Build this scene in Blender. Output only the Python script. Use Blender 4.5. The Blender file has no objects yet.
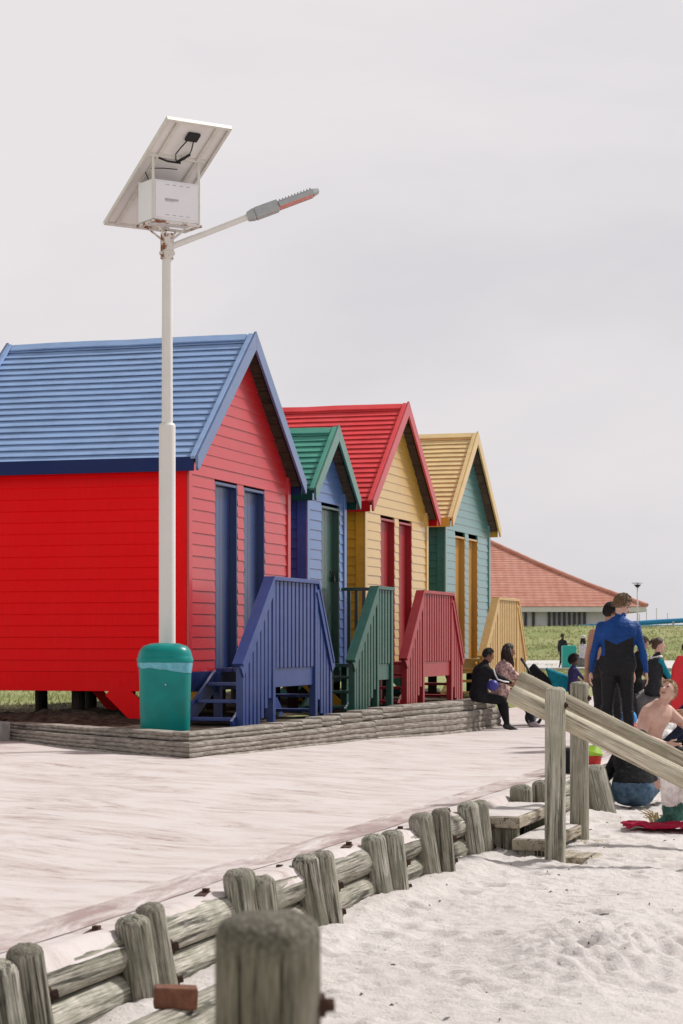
import bpy, bmesh, math, random
import numpy as np
from mathutils import Vector, Matrix, noise, Euler
random.seed(7)
SC = bpy.context.scene
COL = SC.collection
R = math.radians
TH = R(16.8)
S_, C_ = math.sin(TH), math.cos(TH)
ROT = math.pi / 2 - TH          # local x = along the row of huts, local y = inland


def W(a, b, z=0.0):
    """point given along the row (a) and inland from the camera line (b)"""
    return Vector((a * S_ - b * C_, a * C_ + b * S_, z))


def fbm(p, o=4):
    return noise.fractal(Vector(p), 1.0, 2.0, o)


# ------------------------------------------------------------------ materials
class NT:
    def __init__(self, name):
        self.m = bpy.data.materials.new(name)
        self.m.use_nodes = True
        self.t = self.m.node_tree
        self.n = self.t.nodes
        self.l = self.t.links
        self.b = self.n['Principled BSDF']

    def node(self, typ, **kw):
        nd = self.n.new(typ)
        for k, v in kw.items():
            if k in nd.inputs.keys():
                self.set(nd, k, v)
            else:
                setattr(nd, k, v)
        return nd

    def set(self, nd, k, v):
        if isinstance(v, bpy.types.NodeSocket):
            self.l.new(v, nd.inputs[k])
        else:
            nd.inputs[k].default_value = v

    def coords(self, scale=(1, 1, 1), rot=(0, 0, 0), kind='Object', tex=False):
        tc = self.n.new('ShaderNodeTexCoord')
        mp = self.n.new('ShaderNodeMapping')
        if tex:
            mp.vector_type = 'TEXTURE'     # turn first, then stretch
            scale = tuple(1 / q for q in scale)
        mp.inputs['Scale'].default_value = scale
        mp.inputs['Rotation'].default_value = rot
        src = tc.outputs[kind]
        if getattr(self, 'rand', False):
            oi = self.n.new('ShaderNodeObjectInfo')
            ad = self.n.new('ShaderNodeVectorMath')
            ad.operation = 'MULTIPLY_ADD'
            cb = self.n.new('ShaderNodeCombineXYZ')
            for i in range(3):
                self.l.new(oi.outputs['Random'], cb.inputs[i])
            self.l.new(cb.outputs[0], ad.inputs[0])
            ad.inputs[1].default_value = (7.3, 11.9, 5.1)
            self.l.new(src, ad.inputs[2])
            src = ad.outputs[0]
        self.l.new(src, mp.inputs['Vector'])
        return mp.outputs['Vector']

    def noise(self, vec, scale, detail=4, rough=0.55, dist=0.0):
        nd = self.n.new('ShaderNodeTexNoise')
        nd.inputs['Scale'].default_value = scale
        nd.inputs['Detail'].default_value = detail
        nd.inputs['Roughness'].default_value = rough
        nd.inputs['Distortion'].default_value = dist
        self.l.new(vec, nd.inputs['Vector'])
        return nd.outputs['Fac']

    def ramp(self, fac, stops):
        nd = self.n.new('ShaderNodeValToRGB')
        el = nd.color_ramp.elements
        while len(el) > 1:
            el.remove(el[-1])
        for i, (p, c) in enumerate(stops):
            e = el[0] if i == 0 else el.new(p)
            e.position = p
            e.color = c if len(c) == 4 else (*c, 1)
        self.l.new(fac, nd.inputs['Fac'])
        return nd.outputs['Color']

    def mix(self, fac, a, b, mode='MIX'):
        nd = self.n.new('ShaderNodeMix')
        nd.data_type = 'RGBA'
        nd.blend_type = mode
        for idx, v in ((0, fac), (6, a), (7, b)):
            if isinstance(v, bpy.types.NodeSocket):
                self.l.new(v, nd.inputs[idx])
            else:
                nd.inputs[idx].default_value = v if idx == 0 or len(v) == 4 else (*v, 1)
        return nd.outputs[2]

    def math(self, op, a, b=None):
        nd = self.n.new('ShaderNodeMath')
        nd.operation = op
        for i, v in enumerate((a, b)):
            if v is None:
                continue
            if isinstance(v, bpy.types.NodeSocket):
                self.l.new(v, nd.inputs[i])
            else:
                nd.inputs[i].default_value = v
        return nd.outputs[0]

    def bump(self, h, strength=0.3, dist=0.01, normal=None):
        nd = self.n.new('ShaderNodeBump')
        nd.inputs['Strength'].default_value = strength
        nd.inputs['Distance'].default_value = dist
        self.l.new(h, nd.inputs['Height'])
        if normal is not None:
            self.l.new(normal, nd.inputs['Normal'])
        return nd.outputs['Normal']

    def out(self, color=None, rough=0.6, normal=None, spec=0.5, metal=0.0):
        self.set(self.b, 'Base Color', color if isinstance(color, bpy.types.NodeSocket) else (*color, 1))
        self.set(self.b, 'Roughness', rough)
        self.set(self.b, 'Specular IOR Level', spec)
        self.set(self.b, 'Metallic', metal)
        if normal is not None:
            self.l.new(normal, self.b.inputs['Normal'])
        return self.m


def k_(c, f):
    return tuple(min(1, max(0, x * f)) for x in c)


def lerp(a, b, t):
    return tuple(x + (y - x) * t for x, y in zip(a, b))


def paint(name, c, rough=0.45, fade=0.25, spec=0.22, worn=0.5, axis='z', coat=0.0):
    """painted boards: blotchy fading, fine grain, hairline wear"""
    m = NT(name)
    v = m.coords()
    big = m.noise(v, 1.3, 5, 0.6)
    st = {'z': (14, 14, 1.2), 'x': (1.2, 14, 14), 'y': (14, 1.2, 14)}[axis]
    gr = m.noise(m.coords(st), 3.0, 5, 0.65)
    fine = m.noise(v, 55, 3)
    pale = lerp(c, (0.62, 0.58, 0.55), 0.22)
    col = m.mix(m.ramp(big, [(0.35, (0, 0, 0)), (0.72, (fade, fade, fade))]), c, pale)
    col = m.mix(m.ramp(gr, [(0.3, (0.28,) * 3), (0.62, (0, 0, 0))]), col, k_(c, 0.62))
    col = m.mix(m.ramp(m.noise(v, 9, 6, 0.7), [(0.66, (0, 0, 0)), (0.78, (worn * .35,) * 3)]), col, lerp(c, (.4, .38, .36), .45))
    col = m.mix(m.ramp(m.noise(m.coords((1, 1, 3)), 2.3, 6, .7), [(.44, (0, 0, 0)), (.68, (min(.5, worn),) * 3)]), col, k_(c, .62))
    hsum = m.math('ADD', m.math('MULTIPLY', gr, 0.7), m.math('MULTIPLY', fine, 0.3))
    rg = m.math('ADD', m.math('MULTIPLY', gr, 0.25), rough - 0.1)
    if coat:
        m.set(m.b, 'Coat Weight', coat)
        m.set(m.b, 'Coat IOR', 1.75)
        m.set(m.b, 'Coat Roughness', .24)
    return m.out(col, rg, m.bump(hsum, 0.35 if not coat else .15, 0.004), spec)


def timber(name, dark, mid, pale, axis='z', rough=0.85, green=None, fine=1.0, cap=None):
    m = NT(name)
    m.rand = True
    st = {'z': (1, 1, .035), 'x': (.035, 1, 1), 'y': (1, .035, 1)}[axis]
    v = m.coords(st)
    gr = m.noise(v, 120 * fine, 6, 0.75, 0.3)
    g2 = m.noise(v, 30 * fine, 5, 0.65, 0.5)
    blot = m.noise(m.coords(), 6, 5, 0.6)
    col = m.ramp(gr, [(0.36, dark), (0.47, mid), (0.63, pale)])
    col = m.mix(m.ramp(g2, [(0.40, (.9,) * 3), (0.46, (0, 0, 0))]), col, k_(dark, .45))
    gc = green or k_(mid, .8)
    col = m.mix(m.ramp(blot, [(0.42, (0, 0, 0)), (0.66, (.75,) * 3)]), col, gc)
    if cap:
        # lichen and salt on the sawn top
        z = m.node('ShaderNodeSeparateXYZ')
        m.rand = False
        m.l.new(m.coords(), z.inputs[0])
        m.rand = True
        e = m.math('ADD', z.outputs['Z'], m.math('MULTIPLY', m.math('SUBTRACT', m.noise(m.coords(), 22, 4), .5), .05))
        f = m.ramp(m.math('MULTIPLY', m.math('SUBTRACT', e, cap - .05), 20.0), [(.2, (0, 0, 0)), (.75, (.9,) * 3)])
        li = m.ramp(m.noise(m.coords(), 150, 5, .7), [(.38, (.11, .10, .082)), (.55, (.26, .245, .205)), (.68, (.50, .475, .42))])
        col = m.mix(f, col, li)
    oi = m.node('ShaderNodeObjectInfo')
    tone = m.ramp(oi.outputs['Random'], [(0, (.66, .64, .60)), (.5, (.95, .93, .88)), (1, (1.25, 1.25, 1.22))])
    col = m.mix(1.0, col, tone, 'MULTIPLY')
    h = m.math('ADD', gr, m.math('MULTIPLY', g2, 1.3))
    n1 = m.bump(h, 0.7, 0.007)
    n2 = m.bump(m.noise(m.coords(), 140, 3), 0.2, 0.003, n1)
    return m.out(col, rough, n2, 0.25)


def plain(name, c, rough=0.6, var=0.15, scale=12, bump=0.15, spec=0.4, metal=0.0, dist=.004):
    m = NT(name)
    v = m.coords()
    n = m.noise(v, scale, 5, 0.6)
    col = m.ramp(n, [(0.3, k_(c, 1 - var)), (0.7, k_(c, 1 + var))])
    return m.out(col, rough, m.bump(m.noise(v, scale * 4, 4), bump, dist), spec, metal)


def cloth(name, c, var=0.2, c2=None, scale=20):
    m = NT(name)
    v = m.coords()
    n = m.noise(v, scale, 4, 0.6)
    w = m.noise(v, 10, 3, 0.5, 1.2)
    col = m.ramp(n, [(0.35, k_(c, 1 - var)), (0.65, k_(c2 or c, 1 + var))])
    return m.out(col, 0.9, m.bump(w, 0.8, 0.03), 0.2)


def rusty(name, base, rust=(.16, .055, .02), lo=.5, hi=.62, rough=.55, metal=0.0, scale=8):
    m = NT(name)
    v = m.coords()
    n = m.noise(v, scale, 7, 0.7)
    f = m.ramp(n, [(lo, (0, 0, 0)), (hi, (1, 1, 1))])
    base2 = m.mix(m.ramp(m.noise(v, 3, 4), [(.3, (0, 0, 0)), (.7, (.35,) * 3)]), base, k_(base, .8))
    col = m.mix(f, base2, m.mix(m.noise(v, 30, 4), rust, k_(rust, 1.9)))
    return m.out(col, rough, m.bump(n, .3, .004), .4, metal)


RED = (.56, .006, .010)
BLUE = (.045, .068, .22)
GREEN = (.012, .10, .075)
YEL = (.62, .37, .10)
M = {}
M['red_wall'] = paint('red wall paint', (.92, .003, .006), .36, .03, .10, .04)
M['blue_wall'] = paint('blue wall paint', (.028, .10, .38), .36, .1)
M['yellow_wall'] = paint('yellow wall paint', (.74, .34, .02), .36, .1)
M['green_wall'] = paint('green wall paint', (.025, .15, .15), .36, .1)
M['red_front'] = paint('glossy red paint', (.56, .010, .018), .34, .10, .5, .2, coat=.5)
M['blue_front'] = paint('glossy blue paint', (.06, .15, .38), .34, .10, .5, .2, coat=.7)
M['yellow_front'] = paint('glossy yellow paint', (.66, .40, .06), .34, .10, .5, .2, coat=1.0)
M['green_front'] = paint('glossy green paint', (.05, .22, .21), .34, .10, .5, .2, coat=1.0)
M['blue_roof'] = paint('faded blue roof paint', (.31, .46, .74), .5, .25, axis='y')
M['green_roof'] = paint('faded green roof paint', (.10, .38, .27), .5, .3, axis='y')
M['red_roof'] = paint('faded red roof paint', (.88, .075, .085), .5, .25, axis='y')
M['yellow_roof'] = paint('faded yellow roof paint', (.86, .68, .34), .5, .25, axis='y')
M['blue_trim'] = paint('blue door paint', (.012, .036, .15), .34, .05, .4, .15, coat=.7)
M['green_trim'] = paint('green door paint', (.005, .058, .042), .34, .05, .4, .15, coat=.7)
M['red_trim'] = paint('red door paint', (.34, .004, .010), .34, .05, .4, .15, coat=.4)
M['yellow_trim'] = paint('yellow door paint', (.50, .26, .035), .34, .05, .4, .15, coat=.7)
M['blue_barge'] = paint('blue barge paint', (.075, .15, .34), .4, .25, .5, .4, coat=.8)
M['green_barge'] = paint('green barge paint', (.03, .17, .125), .4, .25, .5, .4, coat=.8)
M['red_barge'] = paint('red barge paint', (.55, .02, .035), .4, .25, .5, .4, coat=.5)
M['yellow_barge'] = paint('yellow barge paint', (.70, .46, .14), .4, .25, .5, .4, coat=.8)
M['blue_stair'] = paint('blue stair paint', (.022, .060, .245), .4, .2, .4, .4, coat=.2)
M['green_stair'] = paint('green stair paint', (.012, .105, .078), .4, .2, .4, .4, coat=.2)
M['red_stair'] = paint('red stair paint', (.36, .008, .018), .4, .2, .4, .4, coat=.2)
M['yellow_stair'] = paint('yellow stair paint', (.58, .37, .13), .4, .2, .4, .4, coat=.2)
M['blue_fascia'] = paint('blue fascia paint', (.014, .028, .12), .4, .05, .12, .1)
M['green_fascia'] = paint('green fascia paint', (.006, .06, .045), .4, .05, .12, .1)
M['red_fascia'] = paint('red fascia paint', (.50, .003, .010), .4, .05, .12, .1)
M['yellow_fascia'] = paint('yellow fascia paint', (.66, .40, .07), .4, .05, .12, .1)
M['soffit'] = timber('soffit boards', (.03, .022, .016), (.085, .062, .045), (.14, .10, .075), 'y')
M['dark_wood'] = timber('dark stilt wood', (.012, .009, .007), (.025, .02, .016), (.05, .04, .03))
M['post'] = timber('weathered sea post', (.045, .042, .035), (.285, .27, .228), (.56, .535, .48), 'z', green=(.185, .19, .14), cap=.905)
M['log'] = timber('weathered edging log', (.06, .055, .042), (.24, .225, .175), (.44, .42, .35), 'x', green=(.17, .17, .115))
M['rail'] = timber('weathered hand rail', (.2, .16, .11), (.5, .45, .34), (.7, .65, .53), 'x', green=(.28, .27, .19))
M['rail_post'] = timber('pale rail post', (.2, .19, .155), (.50, .485, .41), (.70, .685, .605), 'z', green=(.39, .39, .31))
M['front_post'] = timber('foreground post', (.045, .038, .03), (.26, .24, .195), (.48, .45, .39), 'z', green=(.135, .13, .095), fine=2.6, cap=1.415)
M['tread'] = timber('step timber', (.10, .08, .055), (.36, .315, .245), (.58, .53, .46), 'x')
M['rust'] = plain('rust', (.055, .022, .013), .8, .45, 25, .5)
M['brick'] = plain('brown brick', (.17, .07, .04), .85, .3, 30, .6)
M['black'] = plain('black metal', (.012, .012, .013), .5, .2)
M['bin'] = plain('teal bin plastic', (.0005, .235, .215), .35, .12, 5, .05, .3)
M['bag'] = plain('pale blue bin bag', (.14, .46, .56), .3, .2, 20, .5)
M['pole'] = rusty('cream pole paint', (.78, .76, .73), lo=.72, hi=.80)
M['pole_top'] = rusty('rusty pole head', (.74, .70, .66), lo=.52, hi=.56)
M['box'] = rusty('white box paint', (.88, .87, .90), lo=.70, hi=.78, rough=.4)
M['panel_back'] = plain('panel backing', (.78, .75, .74), .5, .06, 3, .05)
M['alu'] = plain('aluminium frame', (.70, .67, .62), .45, .1, 10, .05, .5, .15)
M['cells'] = plain('solar cells', (.012, .018, .06), .12, .2)
M['lamp_grey'] = plain('lamp housing', (.40, .42, .43), .45, .1, 10, .05)
M['lamp_led'] = plain('lamp lens', (.72, .27, .25), .3, .2, 60, .3)
M['mark'] = plain('faded print', (.48, .48, .52), .6)
M['concrete'] = plain('old concrete', (.40, .38, .36), .9, .25, 8, .6)
M['stripe'] = plain('white stripe', (.7, .7, .7), .8)

# curb blocks
m = NT('log profile edging blocks')
v = m.coords()
n = m.noise(v, 5, 6, .65)
n2 = m.noise(m.coords((1, 1, 7)), 7, 5, .65)
col = m.ramp(n2, [(.3, (.14, .12, .098)), (.5, (.34, .305, .265)), (.72, (.54, .50, .45))])
col = m.mix(m.ramp(n, [(.42, (0, 0, 0)), (.7, (.7,) * 3)]), col, (.22, .185, .15))
M['curb'] = m.out(col, .9, m.bump(m.math('ADD', n, n2), .9, .02), .2)

# beach sand
m = NT('white beach sand')
v = m.coords()
a1 = m.noise(v, 1.1, 5, .6)
a2 = m.noise(v, 160, 3, .7)
a3 = m.noise(v, 14, 6, .65)
col = m.ramp(a1, [(.3, (.73, .675, .64)), (.7, (.81, .765, .735))])
col = m.mix(m.ramp(a2, [(.28, (.55,) * 3), (.5, (0, 0, 0))]), col, (.50, .44, .41))
sp = m.ramp(m.noise(v, 30, 2, .5), [(.735, (0, 0, 0)), (.76, (.8,) * 3)])
col = m.mix(sp, col, (.16, .12, .09))
nb = m.bump(a3, .55, .03)
nb = m.bump(m.noise(v, 60, 5, .75), .85, .014, nb)
M['sand'] = m.out(col, .95, nb, .1)

# promenade: diagonal mauve pavers under blown sand
m = NT('sandy brick paving')
v = m.coords(rot=(0, 0, R(61.8)), tex=True)
br = m.node('ShaderNodeTexBrick')
m.l.new(v, br.inputs['Vector'])
for kk, vv in (('Color1', (.27, .18, .17, 1)), ('Color2', (.34, .235, .22, 1)), ('Mortar', (.55, .48, .45, 1)),
               ('Scale', 1.0), ('Mortar Size', .012), ('Brick Width', .22), ('Row Height', .11), ('Bias', 0.0)):
    br.inputs[kk].default_value = vv
vs = m.coords((.85, 3.0, 1), (0, 0, R(61.8)), tex=True)
s1 = m.noise(vs, 1.0, 8, .68, 1.5)
s2 = m.noise(m.coords((.9, 4.5, 1), (0, 0, R(61.8)), tex=True), 2.6, 7, .72, 1.2)
s3 = m.noise(m.coords(), .35, 3, .5)
tot = m.math('ADD', m.math('ADD', m.math('MULTIPLY', s1, .48), m.math('MULTIPLY', s2, .40)), m.math('MULTIPLY', m.noise(m.coords(), 1.1, 6, .6), .22))
tot = m.math('ADD', tot, m.math('MULTIPLY', m.math('SUBTRACT', br.outputs['Fac'], .5), -.035))
cover = m.ramp(tot, [(.415, (.08,) * 3), (.47, (.55,) * 3), (.515, (.88,) * 3), (.60, (1, 1, 1))])
sandc = m.mix(m.noise(m.coords(), 120, 3, .7), (.60, .535, .515), (.72, .67, .655))
sandc = m.mix(m.ramp(s1, [(.35, (.55,) * 3), (.6, (0, 0, 0))]), sandc, (.53, .435, .395))
col = m.mix(cover, br.outputs['Color'], sandc)
hb = m.math('ADD', m.math('MULTIPLY', cover, .8), m.math('MULTIPLY', m.noise(m.coords(), 60, 4, .7), .25))
M['paving'] = m.out(col, .93, m.bump(hb, .45, .018), .15)

m = NT('edge row of mauve bricks')
br = m.node('ShaderNodeTexBrick')
m.l.new(m.coords(), br.inputs['Vector'])
for kk, vv in (('Color1', (.24, .15, .14, 1)), ('Color2', (.31, .20, .185, 1)), ('Mortar', (.29, .20, .185, 1)),
               ('Scale', 1.0), ('Mortar Size', .010), ('Brick Width', .22), ('Row Height', .11)):
    br.inputs[kk].default_value = vv
s1 = m.noise(m.coords((.7, 2, 1)), 2.2, 8, .7, .6)
cover = m.ramp(s1, [(.40, (.22,) * 3), (.52, (.6,) * 3), (.64, (1, 1, 1))])
col = m.mix(cover, br.outputs['Color'], (.68, .62, .60))
M['edge_brick'] = m.out(col, .93, m.bump(m.math('ADD', cover, m.noise(m.coords(), 60, 4)), .4, .012), .15)

m = NT('soil and mulch')
v = m.coords()
a = m.noise(v, 9, 7, .7)
col = m.ramp(a, [(.3, (.028, .02, .015)), (.5, (.085, .066, .05)), (.72, (.21, .17, .13))])
M['soil'] = m.out(col, .95, m.bump(m.noise(v, 28, 6, .7), 1, .04), .1)

m = NT('dry lawn')
v = m.coords()
a = m.noise(v, .12, 6, .65)
b = m.noise(v, 2.2, 6, .7)
col = m.ramp(a, [(.34, (.235, .275, .11)), (.52, (.33, .345, .16)), (.68, (.45, .415, .24))])
col = m.mix(m.ramp(b, [(.36, (.6,) * 3), (.6, (0, 0, 0))]), col, (.19, .225, .085))
M['lawn'] = m.out(col, .95, m.bump(b, .3, .04), .1)
def blade(name, c):
    m = NT(name)
    d, t, x = m.node('ShaderNodeBsdfDiffuse'), m.node('ShaderNodeBsdfTranslucent'), m.node('ShaderNodeMixShader')
    col = m.ramp(m.noise(m.coords(), 3, 4), [(.3, k_(c, .8)), (.7, k_(c, 1.2))])
    m.l.new(col, d.inputs['Color'])
    m.l.new(col, t.inputs['Color'])
    x.inputs[0].default_value = .5
    m.l.new(d.outputs[0], x.inputs[1])
    m.l.new(t.outputs[0], x.inputs[2])
    m.l.new(x.outputs[0], m.n['Material Output'].inputs['Surface'])
    return m.m


M['grass_a'] = blade('grass green', (.27, .31, .13))
M['grass_b'] = blade('grass straw', (.43, .41, .23))
M['grass_c'] = blade('grass dark', (.235, .275, .11))

# far roof tiles
m = NT('orange clay tiles')
v = m.coords()
a = m.noise(v, .7, 5, .6)
wv = m.node('ShaderNodeTexWave')
wv.bands_direction = 'X'
wv.inputs['Scale'].default_value = .55
m.l.new(v, wv.inputs['Vector'])
col = m.ramp(a, [(.3, (.56, .245, .18)), (.7, (.66, .345, .265))])
col = m.mix(m.ramp(m.noise(m.coords((1, 1, 3)), 1.6, 5), [(.45, (0, 0, 0)), (.7, (.5,) * 3)]), col, (.70, .40, .33))
M['tiles'] = m.out(col, .8, m.bump(wv.outputs['Fac'], .4, .06), .2)
M['render_wall'] = plain('pale rendered wall', (.78, .75, .80), .9, .06, 1, .1)
M['white_paint'] = plain('white fascia paint', (.72, .70, .69), .6, .06, 2, .05)
M['dark_slot'] = plain('dark window', (.045, .05, .06), .3, .1)
M['slide'] = plain('blue slide plastic', (.03, .27, .50), .4, .15, 1, .05)
M['path'] = plain('pale path', (.62, .59, .57), .9, .08, 2, .2)
M['grey_rock'] = plain('grey rock', (.18, .175, .175), .9, .3, 6, .8)
M['red_board'] = plain('red foam', (.62, .012, .022), .5, .12, 5, .1)
M['towel'] = cloth('crimson towel', (.42, .010, .05), .25)
M['towel2'] = cloth('pale fringe', (.62, .45, .40), .25)
M['teal'] = cloth('teal fabric', (.008, .20, .27), .2)
M['teal_case'] = plain('turquoise shell', (.02, .36, .31), .4, .12, 5)
M['ball'] = plain('blue ball', (.03, .25, .62), .4, .1)
M['tyre'] = plain('tyre', (.015, .015, .016), .7)
M['lime'] = plain('lime plastic', (.32, .55, .04), .4)
M['toy_red'] = plain('red plastic', (.55, .03, .02), .4)
M['straw'] = plain('dry straw', (.45, .36, .2), .8)

# ------------------------------------------------------------------ mesh helpers
class MB:
    def __init__(self):
        self.v, self.f, self.mi = [], [], []

    def add(self, vs, fs, mi=0):
        o = len(self.v)
        self.v += [tuple(p) for p in vs]
        self.f += [tuple(i + o for i in q) for q in fs]
        self.mi += [mi] * len(fs)

    def hexa(self, p, mi=0):
        """8 corners: bottom ring 0-3 (ccw from above), top ring 4-7"""
        self.add(p, [(3, 2, 1, 0), (4, 5, 6, 7), (0, 1, 5, 4), (1, 2, 6, 5), (2, 3, 7, 6), (3, 0, 4, 7)], mi)

    def box(self, x0, x1, y0, y1, z0, z1, mi=0):
        self.hexa([(x0, y0, z0), (x1, y0, z0), (x1, y1, z0), (x0, y1, z0),
                   (x0, y0, z1), (x1, y0, z1), (x1, y1, z1), (x0, y1, z1)], mi)

    def bar(self, a, b, w, h, up=(0, 0, 1), mi=0):
        """rectangular bar from a to b; w across, h along up"""
        a, b = Vector(a), Vector(b)
        d = (b - a).normalized()
        u = Vector(up)
        s = d.cross(u).normalized() * (w / 2)
        u = s.cross(d).normalized() * (h / 2)
        self.hexa([a - s - u, a + s - u, b + s - u, b - s - u, a - s + u, a + s + u, b + s + u, b - s + u], mi)

    def tube(self, pts, rad, n=12, mi=0, cap=True):
        pts = [Vector(p) for p in pts]
        rad = rad if isinstance(rad, (list, tuple)) else [rad] * len(pts)
        rings = []
        prev = None
        for i, p in enumerate(pts):
            d = (pts[min(i + 1, len(pts) - 1)] - pts[max(i - 1, 0)]).normalized()
            if prev is None:
                s = d.cross(Vector((0, 0, 1)))
                if s.length < 1e-3:
                    s = Vector((1, 0, 0))
                s.normalize()
            else:
                s = (prev - d * prev.dot(d)).normalized()
            prev = s
            t = d.cross(s)
            rings.append([p + (s * math.cos(2 * math.pi * k / n) + t * math.sin(2 * math.pi * k / n)) * rad[i] for k in range(n)])
        vs = [q for r in rings for q in r]
        fs = []
        for i in range(len(pts) - 1):
            for k in range(n):
                fs.append((i * n + k, i * n + (k + 1) % n, (i + 1) * n + (k + 1) % n, (i + 1) * n + k))
        if cap:
            fs.append(tuple(range(n))[::-1])
            fs.append(tuple((len(pts) - 1) * n + k for k in range(n)))
        self.add(vs, fs, mi)

    def ball(self, c, r, n=14, mi=0, rot=None):
        c = Vector(c)
        r = Vector((r, r, r)) if not hasattr(r, '__len__') else Vector(r)
        vs, fs = [], []
        h = n // 2
        for i in range(h + 1):
            th = math.pi * i / h
            for k in range(n):
                ph = 2 * math.pi * k / n
                q = Vector((r.x * math.sin(th) * math.cos(ph), r.y * math.sin(th) * math.sin(ph), r.z * math.cos(th)))
                if rot is not None:
                    q = rot @ q
                vs.append(c + q)
        for i in range(h):
            for k in range(n):
                fs.append((i * n + k, (i + 1) * n + k, (i + 1) * n + (k + 1) % n, i * n + (k + 1) % n))
        self.add(vs, fs, mi)

    def build(self, name, mats, parent=None, smooth=False, bevel=0.0, seg=2, loc=None, rz=None, autos=False):
        me = bpy.data.meshes.new(name)
        me.from_pydata(self.v, [], self.f)
        bm = bmesh.new()
        bm.from_mesh(me)
        bmesh.ops.remove_doubles(bm, verts=bm.verts, dist=1e-6)
        bmesh.ops.recalc_face_normals(bm, faces=bm.faces)
        bm.to_mesh(me)
        bm.free()
        if not isinstance(mats, (list, tuple)):
            mats = [mats]
        for q in mats:
            me.materials.append(q)
        if len(mats) > 1 and len(me.polygons) == len(self.mi):
            for p, i in zip(me.polygons, self.mi):
                p.material_index = i
        if smooth:
            for p in me.polygons:
                p.use_smooth = True
        o = bpy.data.objects.new(name, me)
        COL.objects.link(o)
        if parent is not None:
            o.parent = parent
        if loc is not None:
            o.location = loc
        if rz is not None:
            o.rotation_euler.z = rz
        if autos:
            try:
                me.set_sharp_from_angle(angle=R(40))
            except Exception:
                pass
        if bevel:
            md = o.modifiers.new('bevel', 'BEVEL')
            md.width = bevel
            md.segments = seg
            md.limit_method = 'ANGLE'
        return o


def tag(o, label=None, cat=None, group=None, kind=None):
    if label:
        o['label'] = label
    if cat:
        o['category'] = cat
    if group:
        o['group'] = group
    if kind:
        o['kind'] = kind
    return o


def thing(name, label, cat, loc=(0, 0, 0), rz=0.0, group=None):
    o = bpy.data.objects.new(name, None)
    o.empty_display_size = .2
    COL.objects.link(o)
    o.location = loc
    o.rotation_euler.z = rz
    return tag(o, label, cat, group)


def structure(o, label=None, cat=None):
    o['kind'] = 'structure'
    if label:
        o['label'] = label
    if cat:
        o['category'] = cat
    return o


def sstep(a, b, x):
    t = min(1, max(0, (x - a) / (b - a)))
    return t * t * (3 - 2 * t)


# ------------------------------------------------------------------ camera, light, sky
cam = bpy.data.cameras.new('camera')
cam.sensor_fit = 'AUTO'
cam.sensor_width = 36
cam.lens = 2050 / 1024 * 36
cam.shift_y = 128 / 1024
cam.clip_start = .05
cam.clip_end = 3000
cam.dof.use_dof = True
cam.dof.focus_distance = 21
cam.dof.aperture_fstop = 9
co = bpy.data.objects.new('camera', cam)
COL.objects.link(co)
co.location = (0, 0, 1.2)
co.rotation_euler = (R(90), 0, 0)
SC.camera = co

SUN_EL, SUN_AZ = R(49), math.atan2(.84, .54)   # azimuth measured from +Y towards +X
sd = Vector((math.sin(SUN_AZ) * math.cos(SUN_EL), math.cos(SUN_AZ) * math.cos(SUN_EL), math.sin(SUN_EL)))
sl = bpy.data.lights.new('sun', 'SUN')
sl.energy = 3.1
sl.angle = R(6)
sl.color = (1, .965, .93)
so = bpy.data.objects.new('sun', sl)
COL.objects.link(so)
so.rotation_euler = (-sd).to_track_quat('-Z', 'Y').to_euler()

wd = bpy.data.worlds.new('World')
SC.world = wd
wd.use_nodes = True
nt = wd.node_tree
bg = nt.nodes['Background']
sky = nt.nodes.new('ShaderNodeTexSky')
sky.sky_type = 'NISHITA'
sky.sun_disc = False
sky.sun_elevation = SUN_EL
sky.sun_rotation = SUN_AZ
sky.dust_density = 3
tc = nt.nodes.new('ShaderNodeTexCoord')
mp = nt.nodes.new('ShaderNodeMapping')
mp.inputs['Scale'].default_value = (1, 1, 2.6)
mp.inputs['Location'].default_value = (.3, .1, .45)
nt.links.new(tc.outputs['Generated'], mp.inputs['Vector'])
nz = nt.nodes.new('ShaderNodeTexNoise')
nz.inputs['Scale'].default_value = 3.0
nz.inputs['Detail'].default_value = 7
nz.inputs['Roughness'].default_value = .52
nz.inputs['Distortion'].default_value = .15
nt.links.new(mp.outputs['Vector'], nz.inputs['Vector'])
rp = nt.nodes.new('ShaderNodeValToRGB')
rp.color_ramp.elements[0].position = .42
rp.color_ramp.elements[0].color = (5.75, 5.6, 5.88, 1)
rp.color_ramp.elements[1].position = .72
rp.color_ramp.elements[1].color = (6.92, 6.60, 6.70, 1)
sx0 = nt.nodes.new('ShaderNodeSeparateXYZ')
nt.links.new(tc.outputs['Generated'], sx0.inputs[0])
ma = nt.nodes.new('ShaderNodeMath')
ma.operation = 'MULTIPLY_ADD'
ma.use_clamp = False
nt.links.new(sx0.outputs['Z'], ma.inputs[0])
ma.inputs[1].default_value = .9
mb2 = nt.nodes.new('ShaderNodeMath')
mb2.operation = 'MULTIPLY_ADD'
nt.links.new(sx0.outputs['X'], mb2.inputs[0])
mb2.inputs[1].default_value = -.55
nt.links.new(nz.outputs['Fac'], mb2.inputs[2])
nt.links.new(mb2.outputs[0], ma.inputs[2])
nt.links.new(ma.outputs[0], rp.inputs['Fac'])
mx = nt.nodes.new('ShaderNodeMix')
mx.data_type = 'RGBA'
mx.inputs[0].default_value = .975
nt.links.new(sky.outputs['Color'], mx.inputs[6])
nt.links.new(rp.outputs['Color'], mx.inputs[7])
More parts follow.
